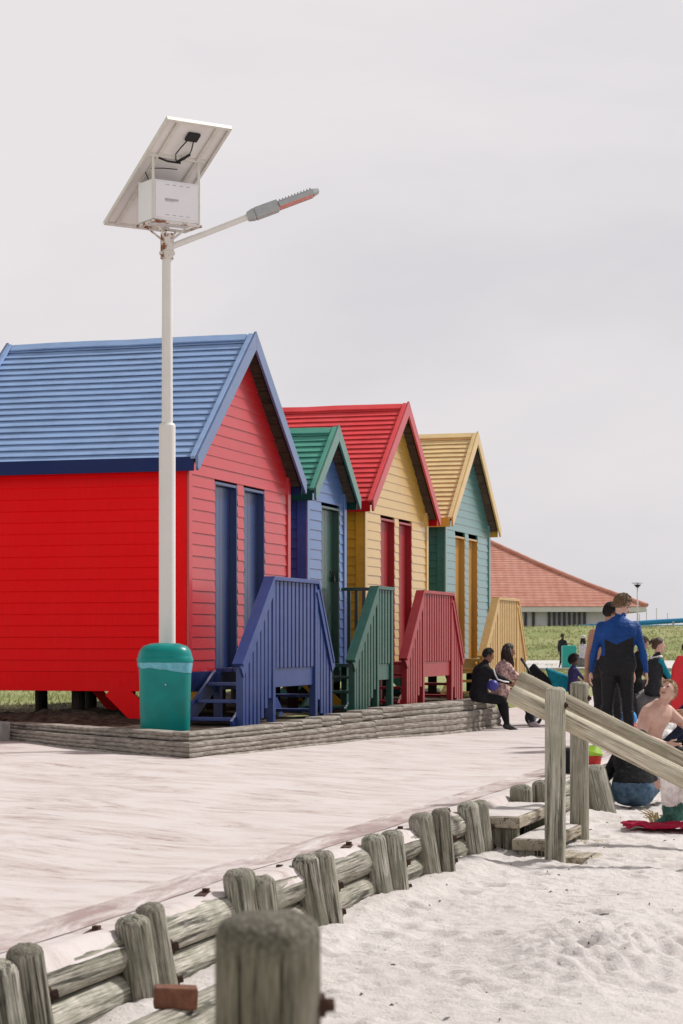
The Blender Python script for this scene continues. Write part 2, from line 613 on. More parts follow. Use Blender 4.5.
# upper sky, out of view, dimmed on purpose to raise the sun's contrast
sx = nt.nodes.new('ShaderNodeSeparateXYZ')
nt.links.new(tc.outputs['Generated'], sx.inputs[0])
mr = nt.nodes.new('ShaderNodeMapRange')
mr.inputs['From Min'].default_value = .30
mr.inputs['From Max'].default_value = .75
mr.inputs['To Min'].default_value = 1.0
mr.inputs['To Max'].default_value = .40
nt.links.new(sx.outputs['Z'], mr.inputs['Value'])
vm = nt.nodes.new('ShaderNodeVectorMath')
vm.operation = 'SCALE'
nt.links.new(mx.outputs[2], vm.inputs[0])
nt.links.new(mr.outputs['Result'], vm.inputs['Scale'])
nt.links.new(vm.outputs[0], bg.inputs['Color'])
bg.inputs['Strength'].default_value = .1
SC.view_settings.view_transform = 'Standard'
SC.view_settings.look = 'None'
SC.view_settings.exposure = 0.25
SC.view_settings.gamma = 1

# ------------------------------------------------------------------ ground
def nonuni(segs):
    out = []
    for a, b, st in segs:
        n = max(1, round((b - a) / st))
        out += [a + (b - a) * i / n for i in range(n)]
    out.append(segs[-1][1])
    return out


def grid(name, xs, ys, fz, mat, frame=True):
    vs = [(x, y, fz(x, y)) for y in ys for x in xs]
    nx = len(xs)
    fs = [(j * nx + i, j * nx + i + 1, (j + 1) * nx + i + 1, (j + 1) * nx + i) for j in range(len(ys) - 1) for i in range(nx - 1)]
    me = bpy.data.meshes.new(name)
    me.from_pydata(vs, [], fs)
    me.materials.append(mat)
    for p in me.polygons:
        p.use_smooth = True
    o = bpy.data.objects.new(name, me)
    COL.objects.link(o)
    if frame:
        o.rotation_euler.z = ROT
    return o


rs = random.Random(3)
dents = [(rs.uniform(4, 19), rs.uniform(-.6, 2.95), rs.uniform(.05, .13), rs.uniform(.004, .020)) for _ in range(650)]
dcell = {}
for d in dents:
    dcell.setdefault((int(d[0] / .3), int(math.floor(d[1] / .3))), []).append(d)


def sand_z(a, b):
    d = 3.15 - b
    z = -.275 - .012 * max(0, d) - .03 * sstep(8, 4, a)
    z += .025 * fbm((a * 1.1, b * 1.1, 0), 3)
    if a < 24 and b > -3:
        z += .011 * fbm((a * 6, b * 6, 3.3), 4)
        z += .009 * fbm((a * 19, b * 19, 8.1), 3)
        ia, ib = int(a / .3), int(math.floor(b / .3))
        for i in (-1, 0, 1):
            for j in (-1, 0, 1):
                for (x, y, r, h) in dcell.get((ia + i, ib + j), ()):
                    q = ((a - x) ** 2 + (b - y) ** 2) / (r * r)
                    if q < 4:
                        z += -h * (1 - sstep(.45, 1.35, q)) + .4 * h * math.exp(-(q - 1.8) ** 2 * 2.5)
        # dug-up heap in the foreground
        q = ((a - 9.6) / 1.0) ** 2 + ((b - 1.62) / .42) ** 2
        if q < 6:
            e = math.exp(-q * 1.1)
            z += e * (.10 + .085 * fbm((a * 5.5, b * 5.5, 1.7), 6) + .03 * fbm((a * 22, b * 22, 4), 3))
    # drift against the logs
    z += .04 * math.exp(-((d - .1) / .18) ** 2) * (1 + fbm((a * 1.6, 0, 5), 2))
    # piled round the steps
    z += .05 * math.exp(-((a - 14.2) / 1.0) ** 2 - ((b - 2.3) / .5) ** 2)
    return z


xs = nonuni([(1.5, 5.5, .09), (5.5, 14, .021), (14, 22, .045), (22, 40, .5), (40, 60, 2)])
ys = nonuni([(-45, -6, 3), (-6, -.4, .25), (-.4, 3.2, .021), (3.2, 3.5, .3)])
structure(grid('beach_sand', xs, ys, sand_z, M['sand']), 'pale trampled beach sand below the log edging', 'sand')


rd_ = random.Random(17)
lm_ = MB()
for _ in range(90):
    a_, b_ = rd_.uniform(7.5, 19), rd_.uniform(.2, 2.9)
    p_ = W(a_, b_, sand_z(a_, b_))
    l_ = rd_.choice((.006, .008, .01, .015, .03))
    an_ = rd_.uniform(0, math.pi)
    d_ = Vector((math.cos(an_), math.sin(an_), .1)) * l_
    lm_.tube([p_ - d_ + Vector((0, 0, .003)), p_ + Vector((0, 0, .008)), p_ + d_ + Vector((0, 0, .004))], [.002, .0045, .002], 5, rd_.choice((0, 0, 1)))
tag(lm_.build('beach_litter', [M['soil'], M['grey_rock']]), 'dark weed scraps and shell bits scattered on the beach sand', 'litter', kind='stuff')


def prom_z(a, b):
    z = .022 * fbm((a * .45, b * .6, 2), 4) + .02 * sstep(4.2, 3.6, b)
    if b < 3.45:
        z += .025 * sstep(3.45, 3.25, b) + .016 * fbm((a * 2.2, b * 3, 9), 3) * sstep(3.45, 3.3, b) - .06 * sstep(3.24, 3.17, b)
    return z


structure(grid('promenade', nonuni([(1.0, 5, .35), (5, 18, .09), (18, 56, .4)]), nonuni([(3.17, 3.5, .055), (3.5, 7.6, .2)]), prom_z, M['paving']), 'sand-strewn diagonal brick promenade', 'promenade')
structure(grid('promenade_left', nonuni([(1.0, 5, .35), (5, 18, .09), (18, 23.6, .4)]), nonuni([(7.6, 16, .4)]), prom_z, M['paving']), 'sand-strewn brick paving left of the hut bed', 'promenade')
structure(grid('promenade_edge', nonuni([(1.0, 56, .35)]), [3.44, 3.56, 3.68], lambda a, b: prom_z(a, b) + .004, M['edge_brick']), 'row of mauve edging bricks beside the logs', 'kerb')


def land_z(X, Y):
    a, b = X * S_ + Y * C_, -X * C_ + Y * S_
    if a < 54 and b < 7.9:
        return -1.3
    if X < 1 and Y < 20.45 + max(0, -1.52 - X) * 1.65 + .6:
        return -1.3
    z = .14 + .03 * fbm((X * .2, Y * .2, 0), 3)
    if Y > 70:
        z = z * 1 + .10 * sstep(70, 76, Y)
        z += 1.75 * sstep(91, 128, Y) + .22 * fbm((X * .16, Y * .16, 4), 3) * sstep(92, 105, Y)
    if X > 40:
        z -= 2.2 * sstep(40, 60, X)
    return z


structure(grid('lawn', nonuni([(-400, -30, 20), (-30, 40, .7), (40, 400, 20)]), nonuni([(-30, 14, 4), (14, 140, .7), (140, 600, 25)]), land_z, M['lawn'], False), 'dry patchy lawn rising to a bank behind the huts', 'lawn')
structure(grid('path', nonuni([(-10, 40, 1)]), nonuni([(70.2, 92, 1)]), lambda X, Y: land_z(X, Y) + .05, M['path'], False), 'pale path at the foot of the grassy bank', 'path')
pm = MB()
pm.box(-10, 40, 69.5, 70.1, .0, .25)
structure(pm.build('path_kerb', M['concrete'], bevel=.03), 'low concrete kerb before the pale path', 'kerb')

# curved bed edge, world XY
CURB = [(-5.1, 26.5), (-3.0, 22.75), (-1.52, 20.45), (-.98, 21.8), (-.48, 22.95), (.08, 24.1), (.68, 25.1), (1.12, 25.8), (1.60, 26.7), (2.22, 28.5)]


def soil_z(a, b):
    z = .17 + .03 * fbm((a * 1.2, b * 1.2, 6), 3)
    X, Y = W(a, b).x, W(a, b).y
    q = ((X + 3.55) / 1.35) ** 2 + ((Y - 25.6) / .9) ** 2
    z += .15 * math.exp(-q * 1.2) * (1 + .5 * fbm((a * 5, b * 5, 2), 4))
    q = ((X + 2.1) / .9) ** 2 + ((Y - 25.9) / .7) ** 2
    z += .10 * math.exp(-q) * (1 + .6 * fbm((a * 6, b * 6, 3), 4))
    return z


def inbed(a, b):
    p = W(a, b)
    # left branch line and front line
    if p.y > 28.5 and p.x > 1.6 + (p.y - 28.5) * .35:
        return False
    bf = np.interp(p.y, [q[1] for q in CURB[2:]], [q[0] for q in CURB[2:]])
    if p.y > 20.45 and p.x < bf - .10:
        l = np.interp(-p.x, [1.52, 3.0, 5.1], [20.45, 22.75, 26.5]) if -p.x < 5.1 else 26.5 + (-p.x - 5.1) * .5
        return p.y > l + .02
    return False


xs = nonuni([(19, 42, .14)])
ys = nonuni([(6.3, 14, .14)])
me = bpy.data.meshes.new('soil_bed')
idx, vs, fs = {}, [], []
for j in range(len(ys) - 1):
    for i in range(len(xs) - 1):
        if inbed(xs[i], ys[j]) and inbed(xs[i + 1], ys[j]) and inbed(xs[i], ys[j + 1]) and inbed(xs[i + 1], ys[j + 1]):
            q = []
            for (ii, jj) in ((i, j), (i + 1, j), (i + 1, j + 1), (i, j + 1)):
                if (ii, jj) not in idx:
                    idx[(ii, jj)] = len(vs)
                    vs.append((xs[ii], ys[jj], soil_z(xs[ii], ys[jj])))
                q.append(idx[(ii, jj)])
            fs.append(q)
me.from_pydata(vs, [], fs)
me.materials.append(M['soil'])
for p in me.polygons:
    p.use_smooth = True
o = bpy.data.objects.new('soil_bed', me)
COL.objects.link(o)
o.rotation_euler.z = ROT
structure(o, 'dark mulchy soil bed under the beach huts', 'soil')

# grass tufts: one uncountable mass
rg = random.Random(11)
gm = MB()


def tuft(X, Y, h, w, n, zf):
    z = zf(X, Y)
    for _ in range(n):
        x, y = X + rg.gauss(0, w * 1.2), Y + rg.gauss(0, w * 1.2)
        an = rg.uniform(0, math.pi)
        dx, dy = math.cos(an) * w * .16, math.sin(an) * w * .16
        lx, ly = rg.gauss(0, h * .8), rg.gauss(0, h * .8)
        hh = h * rg.uniform(.6, 1.2)
        gm.add([(x - dx, y - dy, z - .03), (x + dx, y + dy, z - .03), (x + lx, y + ly, z + hh)], [(0, 1, 2)], rg.choice((0, 0, 1, 1, 2)))


for _ in range(3000):
    Y = rg.uniform(92, 130)
    X = rg.uniform(.06, .19) * Y
    tuft(X, Y, rg.uniform(.05, .14), .30, 3, land_z)
for _ in range(1800):
    Y = rg.uniform(50, 78)
    X = rg.uniform(.07, .14) * Y
    tuft(X, Y, rg.uniform(.05, .12), .15, 3, land_z)
for _ in range(2600):
    Y = rg.uniform(27, 62)
    X = rg.uniform(-.18, -.06) * Y
    tuft(X, Y, rg.uniform(.04, .10), .1, 3, land_z)
tag(gm.build('grass', [M['grass_a'], M['grass_b'], M['grass_c']]), 'short dry grass tufts on the lawn and bank', 'grass', kind='stuff')

# retaining edge of log-profile blocks
def along(path, step):
    pts = [Vector((x, y, 0)) for x, y in path]
    segl = [(pts[i + 1] - pts[i]).length for i in range(len(pts) - 1)]
    tot = sum(segl)
    n = round(tot / step)
    out = []
    for k in range(n + 1):
        s = tot * k / n
        i = 0
        while i < len(segl) - 1 and s > segl[i]:
            s -= segl[i]
            i += 1
        out.append(pts[i].lerp(pts[i + 1], s / segl[i]))
    return out


cm = MB()
rc = random.Random(5)
def pnorm(d):
    return Vector((d.y, -d.x, 0))


_da = (Vector((*CURB[2], 0)) - Vector((*CURB[1], 0))).normalized()
_db = (Vector((*CURB[3], 0)) - Vector((*CURB[2], 0))).normalized()
MIT = (pnorm(_da) + pnorm(_db)).normalized()
MIT = MIT / MIT.dot(pnorm(_da))
for part, last in ((CURB[:3], True), (CURB[2:], False)):
    for course, (z0, z1, back, L) in enumerate(((-.22, .02, .0, .42), (.02, .17, .02, .36), (.175, .265, .10, .5))):
        P = along(part, L)
        for i in range(len(P) - 1):
            a, b = P[i], P[i + 1]
            d = (b - a).normalized()
            nrm = pnorm(d)
            na = MIT if (not last and i == 0) else nrm
            nb_ = MIT if (last and i == len(P) - 2) else nrm
            g = .002
            jz, jo, tl = rc.uniform(-.003, .003), 0.0, rc.uniform(-.003, .003)
            prof = []
            nb = 3 if course < 2 else 2
            for r_ in range(nb):
                for t in range(5):
                    ph = math.pi * (t + .15) / 4.3
                    zz = z0 + (z1 - z0) * (r_ + (1 - math.cos(ph)) / 2) / nb
                    prof.append((-back + jo + .022 * math.sin(ph), zz + jz))
            prof = [(-.30, z0 + jz)] + prof + [(-.30, z1 + jz)]
            if last:
                fl = 1 - .28 * (1 - i / max(1, len(P) - 2))
                prof = [(o_, z * fl if z > 0 else z) for o_, z in prof]
            else:
                fl = 1 + .52 * sstep(.2, .75, i / max(1, len(P) - 2))
                prof = [(o_, z * fl if z > 0 else z) for o_, z in prof]
            n = len(prof)
            A, B = a + d * g, b - d * g
            vs = [A + na * o_ + Vector((0, 0, z)) for o_, z in prof] + [B + nb_ * o_ + Vector((0, 0, z + tl)) for o_, z in prof]
            fs = [(k, (k + 1) % n, n + (k + 1) % n, n + k) for k in range(n)] + [tuple(range(n))[::-1], tuple(range(n, 2 * n))]
            cm.add(vs, fs)
rw = cm.build('retaining_wall', M['curb'], bevel=.008, seg=1)
tag(rw, 'low grey retaining wall of log-profile blocks edging the soil bed before the huts', 'retaining wall')
bk = MB()
bk.box(-.22, .22, -.2, .2, -.1, .27)
tag(bk.build('concrete_block', M['concrete'], bevel=.02, loc=(-4.22, 24.3, -.04), rz=.95), 'plain pale concrete block at the left end of the retaining wall', 'block')

# ------------------------------------------------------------------ beach huts
BF = 8.99      # facade line


def hut(a0, w, ztip, zapex, cols, doors, label, s_over=.16, braces=True, depth=3.15, seed=1):
    wc, tc_, rc_, bc_, dc_, fc, fa = cols
    r = random.Random(seed)
    root = thing('beach_hut', label, 'beach hut', W(a0, BF, 0), ROT, 'painted beach huts in a row')
    zf, zs0 = .83, .57
    o = .20
    ze = ztip + .20                     # roof top line at eave tip
    slope = (zapex - ze) / (w / 2 + s_over)
    zwall = ze - .10 + slope * s_over   # top of wall at x = 0
    pitch = .142

    def gx(z):                          # inset of gable at height z
        return max(0.0, (z - zwall) / slope)

    # front and back weatherboards
    for yy, out, dr in ((0.0, -1, doors), (depth, 1, [])):
        mb = MB()
        z = zf - .02
        while z < zapex - .16:
            z1 = z + pitch
            xa, xb = gx(z), gx(z1)
            segs = [(0.0 + .02, w - .02)]
            for (d0, d1, dt) in dr:
                if z < dt + .02:
                    ns = []
                    for (p, q) in segs:
                        if d1 < p or d0 > q:
                            ns.append((p, q))
                        else:
                            ns += [(p, d0), (d1, q)]
                    segs = ns
            jt = r.uniform(-.002, .003)
            for (p, q) in segs:
                pl, pu = max(p, xa), max(p, xb)
                ql, qu = min(q, w - xa), min(q, w - xb)
                if ql - pl < .03 or qu < pu:
                    continue
                tb, tt = .017 + jt, .005
                cells = [(pl, ql, pu, qu)]
                if out < 0:
                    mb.hexa([(pl, -tb, z), (ql, -tb, z), (ql, .03, z), (pl, .03, z), (pu, -tt, z1 + .012), (qu, -tt, z1 + .012), (qu, .03, z1 + .012), (pu, .03, z1 + .012)])
                else:
                    mb.hexa([(pl, yy - .03, z), (ql, yy - .03, z), (ql, yy + tb, z), (pl, yy + tb, z), (pu, yy - .03, z1 + .012), (qu, yy - .03, z1 + .012), (qu, yy + tt, z1 + .012), (pu, yy + tt, z1 + .012)])
            z = z1
        ob = mb.build('front_wall' if out < 0 else 'back_wall', fc if out < 0 else wc, root, bevel=.003, seg=1)
    # side weatherboards
    for xx, out in ((0.0, -1), (w, 1)):
        mb = MB()
        z = zf - .02
        while z < zwall - .03:
            z1 = z + pitch
            jt = r.uniform(-.002, .003)
            tb, tt = .024 + jt, .005
            zt = min(z1 + .012, zwall)
            nseg = 1
            for k in range(nseg):
                y0, y1 = depth * k / nseg, depth * (k + 1) / nseg
                e = .002 if k else 0
                if out < 0:
                    mb.hexa([(xx - tb, y0 + e, z), (xx + .03, y0 + e, z), (xx + .03, y1, z), (xx - tb, y1, z), (xx - tt, y0 + e, zt), (xx + .03, y0 + e, zt), (xx + .03, y1, zt), (xx - tt, y1, zt)])
                else:
                    mb.hexa([(xx - .03, y0 + e, z), (xx + tb, y0 + e, z), (xx + tb, y1, z), (xx - .03, y1, z), (xx - .03, y0 + e, zt), (xx + tt, y0 + e, zt), (xx + tt, y1, zt), (xx - .03, y1, zt)])
            z = z1
        mb.build('side_wall', wc, root, bevel=.003, seg=1)
    # corner boards, each an L of two planks
    for xx, sx in ((0.0, -1), (w, 1)):
        for yy, sy in ((0.0, -1), (depth, 1)):
            t = .034
            xo = xx + sx * t
            yo = yy + sy * t
            mb = MB()
            mb.box(min(xo, xx - sx * .085), max(xo, xx - sx * .085), min(yo, yy + sy * .004), max(yo, yy + sy * .004), zf - .02, zwall - .01)
            mb.build('corner_board', fc if yy == 0 else wc, root, bevel=.004)
            mb = MB()
            mb.box(min(xo, xx + sx * .004), max(xo, xx + sx * .004), min(yy, yy - sy * .13), max(yy, yy - sy * .13), zf - .02, zwall - .01)
            mb.build('corner_board', wc, root, bevel=.004)
    # floor beam / skirt
    sk = MB()
    sf = MB()
    sf.box(-.02, w + .02, -.024, .03, zs0 - .003, zf - .022)
    sf.build('front_beam', fa, root, bevel=.004)
    sk.box(-.02, w + .02, depth - .03, depth + .02, zs0, zf - .022)
    sk.box(-.02, .03, .033, depth - .032, zs0, zf - .022)
    sk.box(w - .03, w + .02, .033, depth - .032, zs0, zf - .022)
    sk.build('skirt_board', wc, root, bevel=.004)
    fl = MB()
    fl.box(.04, w - .04, .04, depth - .04, zf - .14, zf - .05)
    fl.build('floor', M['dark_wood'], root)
    # stilts and braces
    nx = 3 if w > 2.5 else 2
    for i in range(nx):
        for j in range(3):
            px, py = .30 + (w - .6) * i / (nx - 1), .30 + (depth - .6) * j / 2
            mb = MB()
            mb.tube([(px, py, -.1), (px, py, zf - .16)], .085, 12)
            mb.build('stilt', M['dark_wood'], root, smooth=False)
    if braces:
        for px, ya, yb in ((-.005, .98, .42), (-.005, 2.62, 3.12), (w / 2 - .12, 1.02, 1.5), (w / 2 - .12, 2.06, 1.6)):
            mb = MB()
            mb.bar((px, ya, zs0 + .05), (px, yb, .10), .045, .27 if px < .1 else .12, (0, 1, 0))
            mb.build('brace', wc, root, bevel=.004)
    # roof: lapped boards on both slopes
    y0, y1 = -o + .02, depth + o - .02
    xr = w / 2
    for sgn, nm in ((-1, 'roof'), (1, 'roof')):
        mb = MB()
        L = math.hypot(w / 2 + s_over, zapex - ze)
        n = max(6, round(L / .140))
        dx, dz = sgn * (w / 2 + s_over) / L, -(zapex - ze) / L
        nx_, nz_ = -dz * sgn, dx * sgn      # outward normal
        nx_, nz_ = (sgn * abs(dz), abs(dx))

        def pt(t, h, y):
            return (xr + dx * t + nx_ * h, y, zapex - .055 + dz * t + nz_ * h)
        NS = 7
        for k in range(n):
            t0, t1 = L * k / n, L * (k + 1) / n + .016
            ph = r.uniform(0, 50)
            lift = [.0022 * fbm((ph, q * .9, k * .7), 2) + .007 * fbm((q * .45, seed * 3.1, 0), 1) for q in range(NS + 1)]
            for q in range(NS):
                ya, yb = y0 + (y1 - y0) * q / NS, y0 + (y1 - y0) * (q + 1) / NS
                la, lb = lift[q], lift[q + 1]
                P = [pt(t0, -.012, ya), pt(t1, .013 + la, ya), pt(t1, .013 + lb, yb), pt(t0, -.012, yb),
                     pt(t0, .0 + la, ya), pt(t1, .025 + la, ya), pt(t1, .025 + lb, yb), pt(t0, .0 + lb, yb)]
                mb.hexa(P)
        mb.build('roof', rc_, root, bevel=0)
        # soffit lining under the boards
        ms = MB()
        ms.hexa([pt(.05, -.075, y0 + .03), pt(L - .03, -.075, y0 + .03), pt(L - .03, -.075, y1 - .03), pt(.05, -.075, y1 - .03),
                 pt(.05, -.024, y0 + .03), pt(L - .03, -.024, y0 + .03), pt(L - .03, -.024, y1 - .03), pt(.05, -.024, y1 - .03)])
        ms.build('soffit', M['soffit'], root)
        # fascia along the eave
        mf = MB()
        ex = xr + sgn * (w / 2 + s_over)
        mf.box(min(ex, ex + sgn * .03), max(ex, ex + sgn * .03), y0 + .03, y1 - .03, ztip + .0, ze - .03)
        mf.build('fascia', fa, root, bevel=.004)
        # bargeboards and their capping
        for yb_, so in ((-o - .016, -1), (depth + o - .018, 1)):
            mb = MB()
            up = .02
            xt = xr + sgn * (w / 2 + s_over + .045)
            zt = zapex - (w / 2 + s_over + .045) * slope
            dv = .18
            A = [(xr + sgn * .001, zapex + up), (xt, zt + up), (xt, zt + up - dv + .03), (xt - sgn * .03, zt + up - dv), (xr + sgn * .001, zapex + up - dv - .06)]
            vs = [(x, yb_, z) for x, z in A] + [(x, yb_ + .034, z) for x, z in A]
            n5 = 5
            mb.add(vs, [tuple(range(n5)), tuple(range(n5, 2 * n5))[::-1]] + [(k, (k + 1) % n5, n5 + (k + 1) % n5, n5 + k) for k in range(n5)])
            mb.build('bargeboard', bc_, root, bevel=.004)
            mc = MB()
            ya, yb2 = (yb_ + .036, yb_ + .10) if so < 0 else (yb_ - .066, yb_ - .002)
            Lc = L + .03
            P = [pt(.0, .02, ya), pt(Lc, .02, ya), pt(Lc, .02, yb2), pt(.0, .02, yb2), pt(.0, .062, ya), pt(Lc, .062, ya), pt(Lc, .062, yb2), pt(.0, .062, yb2)]
            mc.hexa(P)
            mc.build('verge_cap', rc_, root, bevel=.005)
    rcap = MB()
    for sgn in (-1, 1):
        L = math.hypot(w / 2 + s_over, zapex - ze)
        dx, dz = sgn * (w / 2 + s_over) / L, -(zapex - ze) / L
        nx_, nz_ = (sgn * abs(dz), abs(dx))
        NS = 6
        for q in range(NS):
            ya, yb = y0 + .085 + (y1 - y0 - .17) * q / NS, y0 + .085 + (y1 - y0 - .17) * (q + 1) / NS
            wv = [.014 * fbm((qq * .55, seed * 2.2, 5), 2) for qq in (q, q + 1)]
            def pp(t, h, y, e):
                return (xr + dx * t + nx_ * h, y, zapex - .05 + dz * t + nz_ * h + e)
            rcap.hexa([pp(0, .03, ya, wv[0]), pp(.13, .03, ya, wv[0]), pp(.13, .03, yb, wv[1]), pp(0, .03, yb, wv[1]), pp(0, .05, ya, wv[0]), pp(.13, .05, ya, wv[0]), pp(.13, .05, yb, wv[1]), pp(0, .05, yb, wv[1])])
    rcap.build('ridge_cap', rc_, root)
    # doors
    for i, (d0, d1, dt) in enumerate(doors):
        fr = MB()
        fr.box(d0, d0 + .03, -.010, .14, zf - .02, dt)
        fr.box(d1 - .03, d1, -.010, .14, zf - .02, dt)
        fr.box(d0 + .032, d1 - .032, -.008, .14, dt - .035, dt)
        dm = MB()
        npk = 6
        for k in range(npk):
            xa = d0 + .033 + (d1 - d0 - .066) * k / npk
            xb = d0 + .033 + (d1 - d0 - .066) * (k + 1) / npk
            dm.box(xa + .0015, xb - .0015, .085, .12, zf + .0, dt - .04)
        door = dm.build('door', dc_, root, bevel=.003, seg=1)
        fr.build('door_frame', dc_, door, bevel=.004)
        if i == 0 and len(doors) > 1:
            continue
        lk = MB()
        lx = d0 + .12 if i else d1 - .12
        lk.box(lx - .05, lx + .05, .070, .084, 2.20, 2.24)
        lk.tube([(lx, .045, 2.13), (lx - .03, .045, 2.21), (lx + .03, .045, 2.21), (lx, .045, 2.13)], .008, 8)
        lk.box(lx - .035, lx + .035, .026, .066, 2.08, 2.15)
        lk.build('padlock', M['black'], door)
    return root


hut(23.3, 3.88, 3.24, 5.20, (M['red_wall'], M['blue_trim'], M['blue_roof'], M['blue_barge'], M['blue_trim'], M['red_front'], M['blue_fascia']),
    [(.93, 1.77, 3.20), (2.02, 2.86, 3.20)], 'red beach hut with a blue roof and blue doors, nearest behind the lamp pole', seed=1)
hut(28.02, 1.89, 3.19, 4.36, (M['blue_wall'], M['green_trim'], M['green_roof'], M['green_barge'], M['green_trim'], M['blue_front'], M['green_fascia']),
    [(.70, 1.62, 3.18)], 'narrow blue beach hut with a green roof and one green door', seed=2, braces=False)
hut(31.0, 3.93, 3.21, 5.15, (M['yellow_wall'], M['red_trim'], M['red_roof'], M['red_barge'], M['red_trim'], M['yellow_front'], M['red_fascia']),
    [(.93, 1.79, 3.18), (2.05, 2.90, 3.18)], 'yellow beach hut with a red roof and two red doors', seed=3)
hut(36.25, 3.65, 3.25, 5.15, (M['green_wall'], M['yellow_trim'], M['yellow_roof'], M['yellow_barge'], M['yellow_trim'], M['green_front'], M['yellow_fascia']),
    [(.78, 1.58, 3.14), (1.87, 2.64, 3.14)], 'blue-green beach hut with a yellow roof and yellow doors, farthest in the row', seed=4)


# ------------------------------------------------------------------ boxed-in stairs in front of each hut
def stairs(pl, c0, c1, pr, mt, label, seed, dark):
    """a-coordinates of: foot of left flight, landing start, landing end, foot of right flight (or None)"""
    root = thing('wooden_stairs', label, 'stairs', W(c0, BF, 0), ROT, 'boxed wooden stairs before the hut doors')
    YP, zf, zt, zl = -.80, .85, 1.99, .92
    L0, L1 = pl - c0, c1 - c0
    Rr = pr - c0 if pr is not None else None
    r = random.Random(seed)
    # landing
    mb = MB()
    nb = 6
    for k in range(nb):
        ya, yb = YP + .05 + (-.05 - YP - .05) * k / nb, YP + .05 + (-.05 - YP - .05) * (k + 1) / nb
        mb.box(.02, L1 - .02, ya + .004, yb - .004, zf - .05, zf)
    mb.build('landing', mt, root, bevel=.004)
    mb = MB()
    mb.box(.05, L1 - .05, YP - .012, YP + .045, .61, .85)
    mb.build('landing_beam', mt, root, bevel=.004)
    for x in (0, L1):
        for y in (YP, -.10):
            mb = MB()
            mb.box(x - .05, x + .05, y - .045, y + .045, -.05, zt - .05 if y == YP else zf - .052)
            mb.build('post', mt, root, bevel=.006)
    ends = [L0] + ([Rr] if Rr is not None else [])
    for x in ends:
        mb = MB()
        mb.box(x - .045, x + .045, YP - .045, YP + .045, -.05, zl - .02)
        mb.build('post', mt, root, bevel=.006)
    # top rail and handrails
    mb = MB()
    mb.box(-.06, L1 + .06, YP - .07, YP + .07, zt - .05, zt)
    mb.build('top_rail', mt, root, bevel=.006)
    for x0, x1 in [(-.05, L0 - .10)] + ([(L1 + .05, Rr + .08)] if Rr is not None else []):
        mb = MB()
        mb.bar((x0, YP, zt - .03), (x1, YP, zl - .02), .14, .05)
        mb.bar((x0, YP - .045, zt - .12), (x1, YP - .045, zl - .11), .03, .15)
        mb.build('handrail', mt, root, bevel=.005)
    # slats
    mb = MB()
    n = max(5, round(L1 / .155))
    for k in range(1, n):
        x = L1 * k / n
        mb.box(x - .050, x + .050, YP - .035, YP - .013, .852, zt - .052)
    mb.build('balustrade', mt, root, bevel=.003, seg=1)
    for x0, x1 in [(0, L0)] + ([(L1, Rr)] if Rr is not None else []):
        mb = MB()
        n = max(4, round(abs(x1 - x0) / .14))
        for k in range(1, n):
            t = k / n
            x = x0 + (x1 - x0) * t
            top = zt + (zl - zt) * t - .06
            bot = max(.13, .60 - .95 * t)
            mb.box(x - .048, x + .048, YP - .035, YP - .013, bot, top)
        mb.build('balustrade', mt, root, bevel=.003, seg=1)
    # flights: stringers and treads
    for x0, x1 in [(0, L0)] + ([(L1, Rr)] if Rr is not None else []):
        sg = 1 if x1 > x0 else -1
        for y in (YP + .06, -.08):
            mb = MB()
            mb.bar((x0, y, zf - .12), (x1 + sg * .12, y, .14), .04, .22, (0, 0, 1))
            mb.build('stringer', mt, root, bevel=.004)
        for k in range(3):
            t = (k + .85) / 3.4
            x = x0 + (x1 - x0) * t
            z = zf + (.16 - zf) * t
            mb = MB()
            mb.box(x - .14, x + .14, YP + .085, -.105, z - .04, z)
            mb.build('tread', mt, root, bevel=.005)
    # blank end rail where there is only one flight
    if Rr is None:
        mb = MB()
        mb.box(L1 - .03, L1 + .03, YP + .05, -.05, zt - .05, zt)
        for k in range(1, 6):
            y = YP + .05 + (-.10 - YP) * k / 6
            mb.box(L1 - .018, L1 + .018, y - .025, y + .025, zf, zt - .052)
        mb.build('end_rail', dark, root, bevel=.004)


stairs(22.98, 24.1, 25.84, 26.5, M['blue_stair'], 'dusty blue wooden stairs with slatted sides in front of the red hut', 1, M['blue_stair'])
stairs(27.66, 28.84, 29.62, None, M['green_stair'], 'green wooden stairs with slatted side in front of the narrow blue hut', 2, M['green_trim'])
stairs(30.5, 31.5, 33.4, 34.1, M['red_stair'], 'red wooden stairs with slatted sides in front of the yellow hut', 3, M['red_stair'])
stairs(35.85, 37.0, 38.7, 39.4, M['yellow_stair'], 'pale yellow wooden stairs with slatted sides in front of the blue-green hut', 4, M['yellow_stair'])


